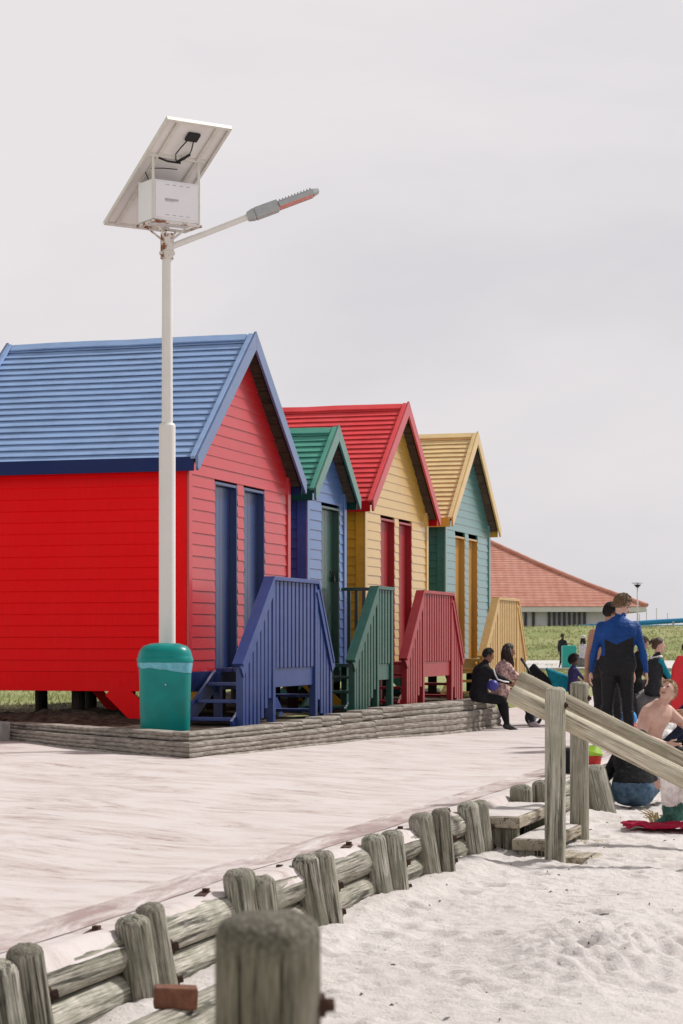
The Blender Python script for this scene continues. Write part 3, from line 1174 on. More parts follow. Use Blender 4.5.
# ------------------------------------------------------------------ weathered timbers
def round_timber(name, L, r, mat, parent=None, seed=0, n=56, dome=.35, rings=None, groove=.03, taper=.96):
    """upright round timber along z with a worn top, checks and flutes"""
    vs, fs = [], []
    m = rings or 22
    prof = [(i / m * (L - dome * r), 1.0) for i in range(m + 1)]
    for t in (.25, .5, .72, .88, .97):
        prof.append((L - dome * r + dome * r * math.sin(t * math.pi / 2), math.cos(t * math.pi / 2) ** .62))
    cr = [(random.Random(seed + k).uniform(0, 6.28), random.Random(seed + k + 9).uniform(.02, .055), random.Random(seed + k + 5).uniform(0, 1)) for k in range(4)]
    for z, q in prof:
        for k in range(n):
            ph = 2 * math.pi * k / n
            nn = 1 + groove * fbm((math.cos(ph) * 2.0 + seed, math.sin(ph) * 2.0, z * .8), 2)
            nn += groove * .5 * fbm((math.cos(ph) * 14 + seed, math.sin(ph) * 14, z * 1.2), 2) * q ** 3
            for (p0, dp, e) in cr:
                dd = (ph - p0 + .25 * fbm((z * 2, p0, 0), 2) + math.pi) % (2 * math.pi) - math.pi
                nn -= dp * 1.3 * math.exp(-(dd / .045) ** 2) * sstep(L, L - .03, z) * sstep(e * L * .6 - .1, e * L * .6 + .2, z)
            rr = r * nn * (1 + (taper - 1) * z / L) * q
            zz = z + (.007 * fbm((math.cos(ph) * q * 3 + seed, math.sin(ph) * q * 3, 7), 3) * (r / .08) if z > L - dome * r - .001 else 0)
            vs.append((rr * math.cos(ph), rr * math.sin(ph), zz))
    c = len(prof)
    for i in range(c - 1):
        for k in range(n):
            fs.append((i * n + k, i * n + (k + 1) % n, (i + 1) * n + (k + 1) % n, (i + 1) * n + k))
    vs.append((0, 0, L + .004))
    for k in range(n):
        fs.append(((c - 1) * n + k, (c - 1) * n + (k + 1) % n, len(vs) - 1))
    fs.append(tuple(range(n))[::-1])
    me = bpy.data.meshes.new(name)
    me.from_pydata(vs, [], fs)
    me.materials.append(mat)
    for p in me.polygons:
        p.use_smooth = True
    o = bpy.data.objects.new(name, me)
    COL.objects.link(o)
    o.parent = parent
    return o


def bolt(parent, loc, ax, r=.022, L=.05):
    mb = MB()
    ax = Vector(ax).normalized()
    loc = Vector(loc)
    mb.tube([loc - ax * .02, loc + ax * L * .35], r * 1.7, 10)
    mb.tube([loc + ax * L * .35, loc + ax * L], r, 6)
    return mb.build('bolt', M['rust'], parent)


ORD = ['nearest', 'second', 'third', 'fourth', 'fifth', 'sixth', 'seventh', 'eighth', 'ninth']
PAIRS = [6.50, 7.72, 8.96, 10.02, 11.25, 12.36, 13.58]
rp = random.Random(21)
PG = 'paired timber posts along the log edging'


def edge_post(a, b, top, r, seed, lean, label, group=PG, bolts=True, yaw=0):
    root = thing('timber_post', label, 'post', W(a, b, -.75), ROT, group)
    root.rotation_euler = Euler((lean[1], lean[0], ROT))
    L = top + .75
    round_timber('shaft', L, r, M['post'], root, seed, dome=.55)
    if bolts:
        bolt(root, (r * .70, -r * .62, L - .20), (.7, -1, 0), .019, .035)
        bolt(root, (r * .70, -r * .62, L - .34), (.7, -1, 0), .015, .03)
    return root


for i, a in enumerate(PAIRS):
    edge_post(a, 3.085, .13 + rp.uniform(-.03, .03), .077 + rp.uniform(-.004, .007), i * 7 + 1, (-.14 + rp.uniform(-.05, .04), -.10 + rp.uniform(-.03, .03)),
              f'front post of the {ORD[i]} weathered post pair along the log edging from the foreground', bolts=False)
    edge_post(a + .11, 3.034 + rp.uniform(-.012, .012), .14 + rp.uniform(-.03, .03), .064 + rp.uniform(-.004, .006), i * 7 + 4, (-.14 + rp.uniform(-.05, .04), -.09 + rp.uniform(-.03, .03)),
              f'rear rust-bolted post of the {ORD[i]} post pair along the log edging from the foreground')
edge_post(14.98, 3.10, .125, .088, 101, (-.02, -.03), 'short weathered post directly behind the top sandy step', 'short posts by the beach steps')
edge_post(15.45, 3.04, .13, .075, 105, (-.02, -.03), 'short dark post between the two tall rail posts', 'short posts by the beach steps')
edge_post(17.45, 2.83, .15, .125, 111, (-.06, -.22), 'thick leaning grey-green post beside the person in the black top', 'short posts by the beach steps')
edge_post(20.6, 3.05, .12, .085, 121, (.0, -.05), 'weathered post half hidden behind the handrails and black top', 'short posts by the beach steps')


def hlog(a0, a1, b, z, r, seed, label, mat=None, group='logs laid between the paired posts', clip=True):
    L = a1 - a0
    root = thing('log', label, 'log', W(a0, b, z), ROT, group)
    o = round_timber('trunk', L, r, mat or M['log'], root, seed, dome=.15, rings=14, groove=.04, taper=.97)
    o.rotation_euler = (0, math.pi / 2, 0)
    for vv in o.data.vertices:
        if vv.co.z > L - .02:
            vv.co.z = L - .02 + (vv.co.z - L + .02) * .3
    if clip:
        mb = MB()
        mb.bar((L - .26, .05, r * 1.0), (L - .12, .07, r * 1.04), .05, .02)
        mb.bar((L - .15, .06, r * 1.02), (L - .15, .06, r * 1.02 + .028), .028, .028, (1, 0, 0))
        mb.build('rusty_strap', M['rust'], root)
    return root


# log material grain runs along the trunk, whose own axis is z
M['log2'] = timber('weathered edging log lengthwise', (.075, .07, .06), (.37, .35, .305), (.66, .635, .58), 'z', green=(.24, .245, .19))
M['rail2'] = timber('weathered hand rail lengthwise', (.25, .20, .14), (.52, .47, .37), (.70, .66, .56), 'z', green=(.42, .39, .30))
ed = [5.2] + PAIRS + [14.7]
for i in range(len(PAIRS)):
    a0, a1 = ed[i] + .06, ed[i + 1] - .01
    nm = f'the bay left of the {ORD[i]} post pair'
    hlog(a0, a1, 3.245, -.055 + rp.uniform(-.01, .01), .084, 200 + i * 3, f'topmost log in {nm}, with a rusty strap', M['log2'])
    hlog(a0, a1, 3.235 + rp.uniform(-.01, .01), -.21, .078, 201 + i * 3, f'middle log in {nm}, below the strapped one', M['log2'], clip=False)
    hlog(a0, a1, 3.23, -.355, .076, 202 + i * 3, f'lowest log in {nm}, half buried in sand', M['log2'], clip=False)
for j, (a0, a1) in enumerate(((15.6, 17.4), (17.5, 20.6), (20.7, 26), (26.1, 33))):
    w_ = ['between the tall rail posts and the thick leaning post', 'behind the person in the black top', 'beyond the beach steps behind the seated people', 'farthest away along the promenade edge'][j]
    hlog(a0, a1, 3.20, -.05, .082, 260 + j * 2, f'topmost edging log {w_}', M['log2'], clip=False)
    hlog(a0, a1, 3.19, -.16, .08, 261 + j * 2, f'lower edging log {w_}', M['log2'], clip=False)

# steps to the beach
for i, (b0, b1, z, lab) in enumerate(((2.86, 3.33, -.005, 'top plank step, level with the promenade, dusted with sand'), (2.64, 2.90, -.145, 'middle plank step behind the near rail post'),
                                      (2.33, 2.66, -.255, 'lowest plank step, half buried in beach sand'))):
    root = thing('plank_step', lab, 'step', W(13.58 if i else 13.66, b0, z), ROT, 'plank steps down to the beach')
    mb = MB()
    n = 12
    Lw, D = 1.28, b1 - b0
    for k in range(n):
        xa, xb = Lw * k / n, Lw * (k + 1) / n
        ea, eb = .006 * fbm((xa * 4, i, 0), 3), .006 * fbm((xb * 4, i, 0), 3)
        mb.hexa([(xa, -.0 + ea, -.075), (xb, eb, -.075), (xb, D, -.075), (xa, D, -.075), (xa, ea, ea), (xb, eb, eb), (xb, D, eb), (xa, D, ea)])
    mb.build('plank', M['tread'], root, bevel=.008)
    for xa in (.06, Lw - .15):
        mb = MB()
        mb.box(xa, xa + .09, .03, D - .03, -.5, -.078)
        mb.build('riser_block', M['post'], root, bevel=.01)
    if i < 2:
        # a thin drift of sand lying on the plank
        st = MB()
        nx, ny = 26, 7
        vs = [(.03 + (Lw - .06) * p / nx, .02 + (D - .03) * q / ny, .004 + .012 * max(0, fbm((p * .3, q * .5, i * 4), 3) + .45) * (0 if p in (0, nx) or q in (0, ny) else 1)) for q in range(ny + 1) for p in range(nx + 1)]
        st.add(vs, [(q * (nx + 1) + p, q * (nx + 1) + p + 1, (q + 1) * (nx + 1) + p + 1, (q + 1) * (nx + 1) + p) for q in range(ny) for p in range(nx)])
        st.build('sand_drift', M['sand'], root, smooth=True)


def rail_post(a, b, zb, zt, r, seed, label, side):
    root = thing('rail_post', label, 'post', W(a, b, zb), ROT, 'tall round posts of the beach handrails')
    round_timber('shaft', zt - zb, r, M['rail_post'], root, seed, dome=.35, rings=30, groove=.035, taper=.96)
    bolt(root, (0, -r * .95, zt - zb - .12 if side else zt - zb - .14), (0, -1, 0), .014, .02)
    return root


rail_post(13.50, 2.587, -.6, .885, .071, 301, 'tall pale post in front of the plank steps carrying the nearer sloping rail', 1)
rail_post(14.86, 2.668, -.6, .895, .071, 305, 'tall pale post behind the plank steps carrying the farther sloping rail', 1)


def hand_rail(a, b0, z0, b1, z1, r, seed, label):
    p, q = W(a, b0, z0), W(a, b1, z1)
    d = q - p
    root = thing('hand_rail', label, 'handrail', p, 0, 'sloping log handrails to the beach')
    root.rotation_euler = d.to_track_quat('Z', 'Y').to_euler()
    round_timber('rail_log', d.length, r, M['rail2'], root, seed, dome=.06, rings=30, groove=.035, taper=1.0)
    return root


hand_rail(13.635, 2.915, .838, .55, -.29, .064, 311, 'nearer sloping round log handrail running down to the beach')
hand_rail(14.715, 3.09, .915, .72, -.245, .064, 317, 'farther sloping round log handrail with a rust-stained bolt notch')

# foreground post and the log behind it
fp = thing('rail_post', 'large blurred grey-green post in the foreground with a dark domed top', 'post', (-.099, 2.75, -.6), .3, 'tall round posts of the beach handrails')
round_timber('shaft', .6 + .835, .0745, M['front_post'], fp, 333, n=96, dome=.42, rings=60, groove=.014, taper=.95)
bolt(fp, (.066, -.02, 1.31), (1, -.1, 0), .010, .02)
hlog(5.9, 7.55, 2.60, -.19, .125, 340, 'low log behind the foreground post, with a brown brick on it', M['log2'], group='loose logs on the sand', clip=False)
mb = MB()
mb.box(-.075, .075, -.045, .045, 0, .075)
bo = mb.build('brick', M['brick'], bevel=.008)
bp_ = W(6.62, 2.60)
bo.location = (bp_.x, bp_.y, -.072)
bo.rotation_euler = (0, .05, .12)
tag(bo, 'small brown brick lying on the log behind the foreground post', 'brick')

# ------------------------------------------------------------------ bin
root = thing('litter_bin', 'teal plastic litter bin with a pale blue liner, at the foot of the lamp pole', 'bin', (-1.915, 22.25, .18), .1)


def sqring(w, d, z, n=48, e=3.0):
    out = []
    for k in range(n):
        ph = 2 * math.pi * k / n
        c, s = math.cos(ph), math.sin(ph)
        q = (abs(c) ** e + abs(s) ** e) ** (-1 / e)
        out.append((w * c * q, d * s * q, z))
    return out


def loft(mb, rings, mi=0, cap=True):
    n = len(rings[0])
    vs = [p for r in rings for p in r]
    fs = [(i * n + k, i * n + (k + 1) % n, (i + 1) * n + (k + 1) % n, (i + 1) * n + k) for i in range(len(rings) - 1) for k in range(n)]
    if cap:
        fs += [tuple(range(n))[::-1], tuple((len(rings) - 1) * n + k for k in range(n))]
    mb.add(vs, fs, mi)


mb = MB()
loft(mb, [sqring(.262, .24, 0), sqring(.268, .246, .03), sqring(.285, .26, .74), sqring(.285, .26, .745)])
mb.build('body', M['bin'], root, smooth=True, autos=True)
mb = MB()
rr = []
for z, k in ((.700, .288), (.74, .296), (.79, .300)):
    ring = sqring(k, k * .915, z, 60)
    rr.append([(x * (1 + .012 * fbm((x * 14, y * 14, z * 9), 3)), y * (1 + .012 * fbm((x * 14, y * 14, z * 9 + 3), 3)), zz - (-.02 + .075 * max(0, x / .29 + .6) * .5 + .02 * fbm((x * 7, y * 7, 1), 2) if z == .700 else 0)) for x, y, zz in ring])
loft(mb, rr, cap=False)
mb.build('bin_bag', M['bag'], root, smooth=True)
mb = MB()
loft(mb, [sqring(.298, .272, .775), sqring(.306, .280, .785), sqring(.306, .280, .82), sqring(.297, .271, .832), sqring(.292, .266, .86), sqring(.276, .252, .91), sqring(.235, .215, .955), sqring(.15, .135, .982), sqring(.03, .03, .99)])
mb.build('lid', M['bin'], root, smooth=True, autos=True)
mb = MB()
mb.tube([(0, -.275, .54), (0, -.262, .54)], .008, 10)
mb.build('rivet', M['stripe'], root)

# ------------------------------------------------------------------ solar street lamp
root = thing('street_lamp', 'tall cream solar street lamp with tilted panel and white box beside the red hut', 'street lamp', (-1.935, 22.76, .15), 0)
E = Vector((.84, .54, 0))
G = Vector((.54, -.84, 0))
mb = MB()
mb.tube([(0, 0, -.1), (0, 0, 3.43)], .092, 24)
mb.tube([(0, 0, 3.43), (0, 0, 3.455)], [.092, .075], 24)
mb.tube([(0, 0, .98), (0, 0, 1.01)], .098, 24)
mb.build('lower_pole', M['pole'], root, smooth=True, autos=True)
mb = MB()
mb.tube([(0, 0, 3.4), (0, 0, 5.38)], [.062, .057], 20)
mb.build('upper_pole', M['pole'], root, smooth=True, autos=True)
mb = MB()
mb.tube([(0, 0, 5.28), (0, 0, 5.56)], .075, 20)
mb.tube([(0, 0, 5.33), (0, 0, 5.36)], .088, 20)
for sx in (-1, 1):
    for sy in (-1, 1):
        mb.bar(Vector((0, 0, 5.45)), E * (.17 * sx) + G * (.12 * sy) + Vector((0, 0, 5.615)), .02, .022)
bx0 = G * .05
for sy in (-1, 1):
    mb.bar(bx0 - E * .31 + G * (.18 * sy) + Vector((0, 0, 5.635)), bx0 + E * .31 + G * (.18 * sy) + Vector((0, 0, 5.635)), .03, .03)
for sx in (-1, 1):
    mb.bar(bx0 + E * (.29 * sx) - G * .157 + Vector((0, 0, 5.635)), bx0 + E * (.29 * sx) + G * .157 + Vector((0, 0, 5.635)), .03, .028)
mb.build('bracket', M['pole_top'], root, bevel=.003)
mb = MB()
c0 = bx0 + Vector((0, 0, 5.66))


def obox(mb, c, e, g, e0, e1, g0, g1, z0, z1, mi=0):
    P = [c + e * x + g * y + Vector((0, 0, z)) for z in (z0, z1) for x, y in ((e0, g0), (e1, g0), (e1, g1), (e0, g1))]
    mb.hexa(P, mi)


obox(mb, c0, E, G, -.30, .30, -.17, .17, 0, .44)
box_ = mb.build('battery_box', M['box'], root, bevel=.008)
mb = MB()
obox(mb, c0, E, G, -.262, .262, .172, .178, .03, .415)
mb.build('box_door', M['box'], box_, bevel=.003)
mb = MB()
for z in (.055, .385):
    for k in range(4):
        x = -.14 + .085 * k
        obox(mb, c0, E, G, x, x + .045, .1785, .181, z, z + .008)
obox(mb, c0, E, G, -.15, .02, .1785, .1795, .215, .24)
obox(mb, c0, E, G, -.15, -.03, .1785, .1795, .205, .211)
mb.build('faded_marking', M['mark'], box_)
# support frame
T = (G * .87 + Vector((0, 0, .493))).normalized()
NN = E.cross(T).normalized()
if NN.z < 0:
    NN = -NN
pc = -G * .06 + Vector((0, 0, 6.22)) + E * .02
mb = MB()
for sx in (-1, 1):
    b_ = c0 + E * (.285 * sx) + G * .16
    mb.bar(b_, b_ + Vector((0, 0, .70)), .03, .03, (1, 0, 0))
    b_ = c0 + E * (.285 * sx) - G * .16
    mb.bar(b_ + Vector((0, 0, .40)), b_ + Vector((0, 0, .46)), .03, .03, (1, 0, 0))
b_ = c0 + G * .16 + Vector((0, 0, .70))
mb.bar(b_ - E * .36, b_ + E * .36, .035, .04)
mb.build('support_frame', M['alu'], root, bevel=.003)
HL, HW = .885, .40


def pbox(mb, e0, e1, t0, t1, n0, n1, mi=0):
    mb.hexa([pc + E * x + T * y + NN * z for z in (n0, n1) for x, y in ((e0, t0), (e1, t0), (e1, t1), (e0, t1))], mi)


mb = MB()
pbox(mb, -HW + .005, HW - .005, -HL + .005, HL - .005, .0, .006)
pan = mb.build('solar_panel', M['panel_back'], root)
mb = MB()
pbox(mb, -HW, HW, -HL, -HL + .035, -.035, .012)
pbox(mb, -HW, HW, HL - .035, HL, -.035, .012)
pbox(mb, -HW, -HW + .012, -HL + .036, HL - .036, -.035, .012)
pbox(mb, HW - .012, HW, -HL + .036, HL - .036, -.035, .012)
pbox(mb, -HW + .013, -HW + .035, -HL + .036, HL - .036, -.035, -.031)
pbox(mb, HW - .035, HW - .013, -HL + .036, HL - .036, -.035, -.031)
for x in (-.24, .24):
    pbox(mb, x - .022, x + .022, -HL + .036, HL - .036, -.033, -.003)
mb.build('frame', M['alu'], pan, bevel=.002, seg=1)
mb = MB()
for i in range(4):
    for j in range(9):
        x0 = -HW + .03 + (2 * HW - .06) * i / 4
        y0 = -HL + .05 + (2 * HL - .1) * j / 9
        pbox(mb, x0 + .004, x0 + (2 * HW - .06) / 4 - .004, y0 + .004, y0 + (2 * HL - .1) / 9 - .004, .0065, .0085)
mb.build('cells', M['cells'], pan)
mb = MB()
pbox(mb, -.06, .09, .60, .72, -.04, -.002)
jb = mb.build('junction_box', M['black'], pan, bevel=.012)


def PP(x, y, n):
    return pc + E * x + T * y + NN * n


mb = MB()
mb.tube([PP(-.03, .60, -.03), PP(-.07, .50, -.05), PP(-.08, .40, -.05), PP(-.03, .30, -.045), PP(.03, .27, -.04)], .007, 6)
mb.tube([PP(.05, .60, -.03), PP(.07, .50, -.05), PP(.08, .42, -.05), PP(.06, .34, -.045), PP(.0, .27, -.04)], .007, 6)
mb.tube([PP(.09, .42, -.045), PP(.0, .28, -.045)], .016, 8)
mb.tube([PP(-.24, .30, -.04), PP(-.12, .27, -.045), PP(.04, .27, -.045)], .012, 8)
mb.tube([PP(-.26, .12, -.04), PP(-.14, .18, -.07), PP(.05, .16, -.04)], .006, 6)
mb.tube([PP(-.30, .06, -.05), PP(-.2, -.06, -.09), PP(.0, -.12, -.09)], .007, 6)
mb.build('cable', M['black'], pan, smooth=True)
# arm and luminaire
mb = MB()
D = Vector((.93, .06, .355)).normalized()
EA = Vector((1, .06, 0)).normalized()
p0 = Vector((0, 0, 5.42))
mb.tube([p0 + EA * .05, p0 + D * 1.02], .034, 14)
mb.build('arm', M['pole'], root, smooth=True, autos=True)
SD = D.cross(Vector((0, 0, 1))).normalized()
UP = SD.cross(D).normalized()


def lbox(mb, a, w0, h0, b, w1, h1, mi=0, dz=0):
    A, B = p0 + D * a + UP * dz, p0 + D * b + UP * dz
    mb.hexa([A - SD * w0 - UP * h0, A + SD * w0 - UP * h0, B + SD * w1 - UP * h1, B - SD * w1 - UP * h1, A - SD * w0 + UP * h0, A + SD * w0 + UP * h0, B + SD * w1 + UP * h1, B - SD * w1 + UP * h1], mi)


mb = MB()
lbox(mb, .95, .06, .045, 1.04, .10, .06)
lbox(mb, 1.042, .10, .06, 1.32, .11, .056)
lum = mb.build('lamp_head', M['lamp_grey'], root, bevel=.012)
mb = MB()
lbox(mb, 1.322, .125, .018, 1.73, .115, .012, 0, .012)
lbox(mb, 1.732, .115, .028, 1.80, .07, .018, 0, -.002)
for k in range(11):
    a = 1.34 + k * .036
    lbox(mb, a, .11, .012, a + .014, .11, .012, 0, .034)
for s in (-1, 1):
    A, B = p0 + D * 1.322 + SD * (.128 * s) - UP * .01, p0 + D * 1.73 + SD * (.118 * s) - UP * .01
    mb.bar(A, B, .012, .05, UP)
mb.build('heat_sink', M['lamp_grey'], lum, bevel=.003, seg=1)
mb = MB()
lbox(mb, 1.33, .118, .007, 1.725, .108, .007, 0, -.022)
mb.build('lens', M['lamp_led'], lum)

# ------------------------------------------------------------------ far building, lamp, slide, masts
root = thing('pavilion', 'long pale pavilion with a broad orange tiled hip roof beyond the grassy bank', 'building', (3.6, 152, 1.9), R(0))
hw, ze, zr, zo = 16.6, 1.50, 9.9, .9
rf = MB()
N = 64
for side in range(4):
    ang = side * math.pi / 2
    rot = Matrix.Rotation(ang, 3, 'Z')
    for k in range(N):
        t0, t1 = k / N, (k + 1) / N
        w0, w1 = hw * (1 - t0), hw * (1 - t1)
        z0, z1 = ze + (zr - ze) * t0, ze + (zr - ze) * t1
        sag = lambda t: -.55 * math.sin(t * math.pi) * (1 - t)
        P = [(-w0, -w0, z0 + sag(t0) + .045), (w0, -w0, z0 + sag(t0) + .045), (w1, -w1, z1 + sag(t1)), (-w1, -w1, z1 + sag(t1))]
        Q = [(-w0, -w0, z0 + sag(t0)), (w0, -w0, z0 + sag(t0))]
        vs = [rot @ Vector(p) for p in P + Q]
        rf.add(vs, [(0, 1, 2, 3), (4, 5, 1, 0)])
rf.build('roof', M['tiles'], root)
rd = MB()
for side in range(4):
    rot = Matrix.Rotation(side * math.pi / 2, 3, 'Z')
    rd.tube([rot @ Vector((-hw * (1 - t), -hw * (1 - t), ze + (zr - ze) * t - .55 * math.sin(t * math.pi) * (1 - t) + .1)) for t in (0, .2, .4, .6, .8, 1)], .13, 8)
rd.build('hip_ridge', M['tiles'], root)
mb = MB()
mb.box(-hw + .05, hw - .05, -hw + .05, -hw + .35, ze - .34, ze - .01)
mb.box(-hw + .05, hw - .05, hw - .35, hw - .05, ze - .34, ze - .01)
mb.box(-hw + .05, -hw + .35, -hw + .36, hw - .36, ze - .34, ze - .01)
mb.box(hw - .35, hw - .05, -hw + .36, hw - .36, ze - .34, ze - .01)
mb.box(-hw + .36, hw - .36, -hw + .36, hw - .36, ze - .30, ze - .2)
mb.build('eaves', M['white_paint'], root)
wl = MB()
wi = 14.2
wl.box(-wi, wi, -hw + 1.0, hw - 1.0, -2.5, ze - .302)
wl.build('wall', M['render_wall'], root)
for k in range(22):
    x = -3.4 + k * .62 if k < 12 else (8.55 + (k - 12) * .52 if k < 14 else 10.12 + (k - 14) * .335)
    mb = MB()
    mb.box(x, x + .18, -hw + .85, -hw + .995, -.6, ze - .34)
    mb.build('window', M['dark_slot'], root)
# small roof wing at the right end
root2 = thing('street_lamp', 'thin distant post-top lamp standing on the grass beyond the pavilion eave', 'street lamp', (18.05, 125, 1.7), 0)
mb = MB()
mb.tube([(0, 0, 0), (0, 0, 2.75)], [.055, .04], 10)
mb.build('pole', M['white_paint'], root2, smooth=True)
mb = MB()
mb.tube([(0, 0, 2.70), (0, 0, 2.86), (0, 0, 2.88)], [.07, .22, .22], 12)
mb.build('lamp_head', M['black'], root2)
mb = MB()
mb.tube([(0, 0, 2.95), (0, 0, 2.99)], [.36, .34], 14)
mb.tube([(0, 0, 2.88), (0, 0, 2.95)], .03, 8)
mb.build('lamp_shade', M['lamp_grey'], root2)
root3 = thing('water_slide', 'blue tubular water slide lying behind the grassy bank at the right edge', 'slide', (15.2, 131, 1.9), 0)
mb = MB()
mb.tube([(0, 0, .12), (2, .3, .26), (5, .5, .46), (9, .5, .68), (14, .5, .95)], .16, 14)
mb.build('tube', M['slide'], root3, smooth=True)
mb = MB()
mb.tube([(1.2, -.6, .10), (4, -.5, .14), (8, -.4, .18), (14, -.3, .25)], .12, 14)
mb.build('tube', M['slide'], root3, smooth=True)
mb = MB()
for x in (2, 6, 10):
    mb.bar((x, 0, -.6), (x, 0, .2 + x * .05), .12, .12, (1, 0, 0))
mb.build('support', M['lamp_grey'], root3)
for i, (px, h) in enumerate(((601, 25), (608, 30), (618, 31), (629, 26))):
    Y = 165 + i * 4
    t = thing('mast', ['shortest thin grey mast left of the others above the bank', 'thin grey mast second from the left above the bank', 'tallest thin grey mast above the bank', 'thin grey mast nearest the distant lamp above the bank'][i], 'mast',
              ((px + 38 - 341) / 2050 * Y, Y, 1.0), 0, 'thin masts on the skyline')
    mb = MB()
    mb.tube([(0, 0, 0), (0, 0, .2 + h * Y / 2050)], [.05, .03], 8)
    mb.build('spar', M['alu'], t)
    mb = MB()
    mb.ball((0, 0, .22 + h * Y / 2050), .06, 8)
    mb.build('cap', M['alu'], t)

# ------------------------------------------------------------------ people
def skin(name, c):
    m = NT(name)
    v = m.coords()
    n = m.noise(v, 9, 6, .65)
    col = m.ramp(n, [(.32, (c[0] * .84, c[1] * .72, c[2] * .68)), (.52, c), (.7, k_(c, 1.1))])
    m.set(m.b, 'Subsurface Weight', .12)
    m.set(m.b, 'Subsurface Radius', (.012, .005, .003))
    return m.out(col, .5, m.bump(m.noise(v, 130, 3), .1, .002), .35)


SK = {'tan': skin('tanned skin', (.43, .235, .155)), 'pale': skin('pale skin', (.60, .385, .31)),
      'brown': skin('brown skin', (.25, .125, .08)), 'dark': skin('dark skin', (.10, .05, .033))}


def hairmat(name, c):
    m = NT(name)
    n = m.noise(m.coords((1, 1, .25)), 160, 4, .7)
    col = m.ramp(n, [(.3, k_(c, .55)), (.7, k_(c, 1.5))])
    return m.out(col, .5, m.bump(n, .8, .01), .35)


HM = {'black': hairmat('black hair', (.014, .011, .010)), 'dark': hairmat('dark brown hair', (.035, .022, .016)),
      'sand': hairmat('sandy brown hair', (.20, .125, .07)), 'blond': hairmat('blond hair', (.36, .25, .13)),
      'brown': hairmat('brown hair', (.075, .043, .027)), 'white': hairmat('white hair', (.6, .58, .55))}
CM = {}


def cm_(name, c, c2=None):
    if name not in CM:
        CM[name] = cloth(name, c, .2, c2)
    return CM[name]


def neoprene(name, c):
    m = NT(name)
    v = m.coords()
    n = m.noise(m.coords((1, 1, 2.2)), 9, 4, .55, 1.6)
    col = m.ramp(m.noise(v, 6, 5), [(.3, k_(c, .75)), (.7, k_(c, 1.3))])
    return m.out(col, .55, m.bump(n, .7, .03), .22)


NEO_B = neoprene('black neoprene', (.010, .0105, .013))
NEO_U = neoprene('blue neoprene', (.006, .052, .225))
EYE = plain('eye', (.02, .015, .012), .2)
LIP = plain('lip', (.34, .12, .10), .5)


def basis(fwd, up):
    f = Vector(fwd).normalized()
    u = Vector(up)
    r = f.cross(u).normalized()
    u = r.cross(f).normalized()
    return r, f, u


def ik(S, T, l1, l2, pole):
    d = T - S
    L = min(d.length, (l1 + l2) * .995)
    d = d.normalized()
    x = (l1 * l1 - l2 * l2 + L * L) / (2 * L)
    h = math.sqrt(max(0, l1 * l1 - x * x))
    p = Vector(pole)
    p = (p - d * p.dot(d)).normalized()
    return S + d * x + p * h, S + d * L


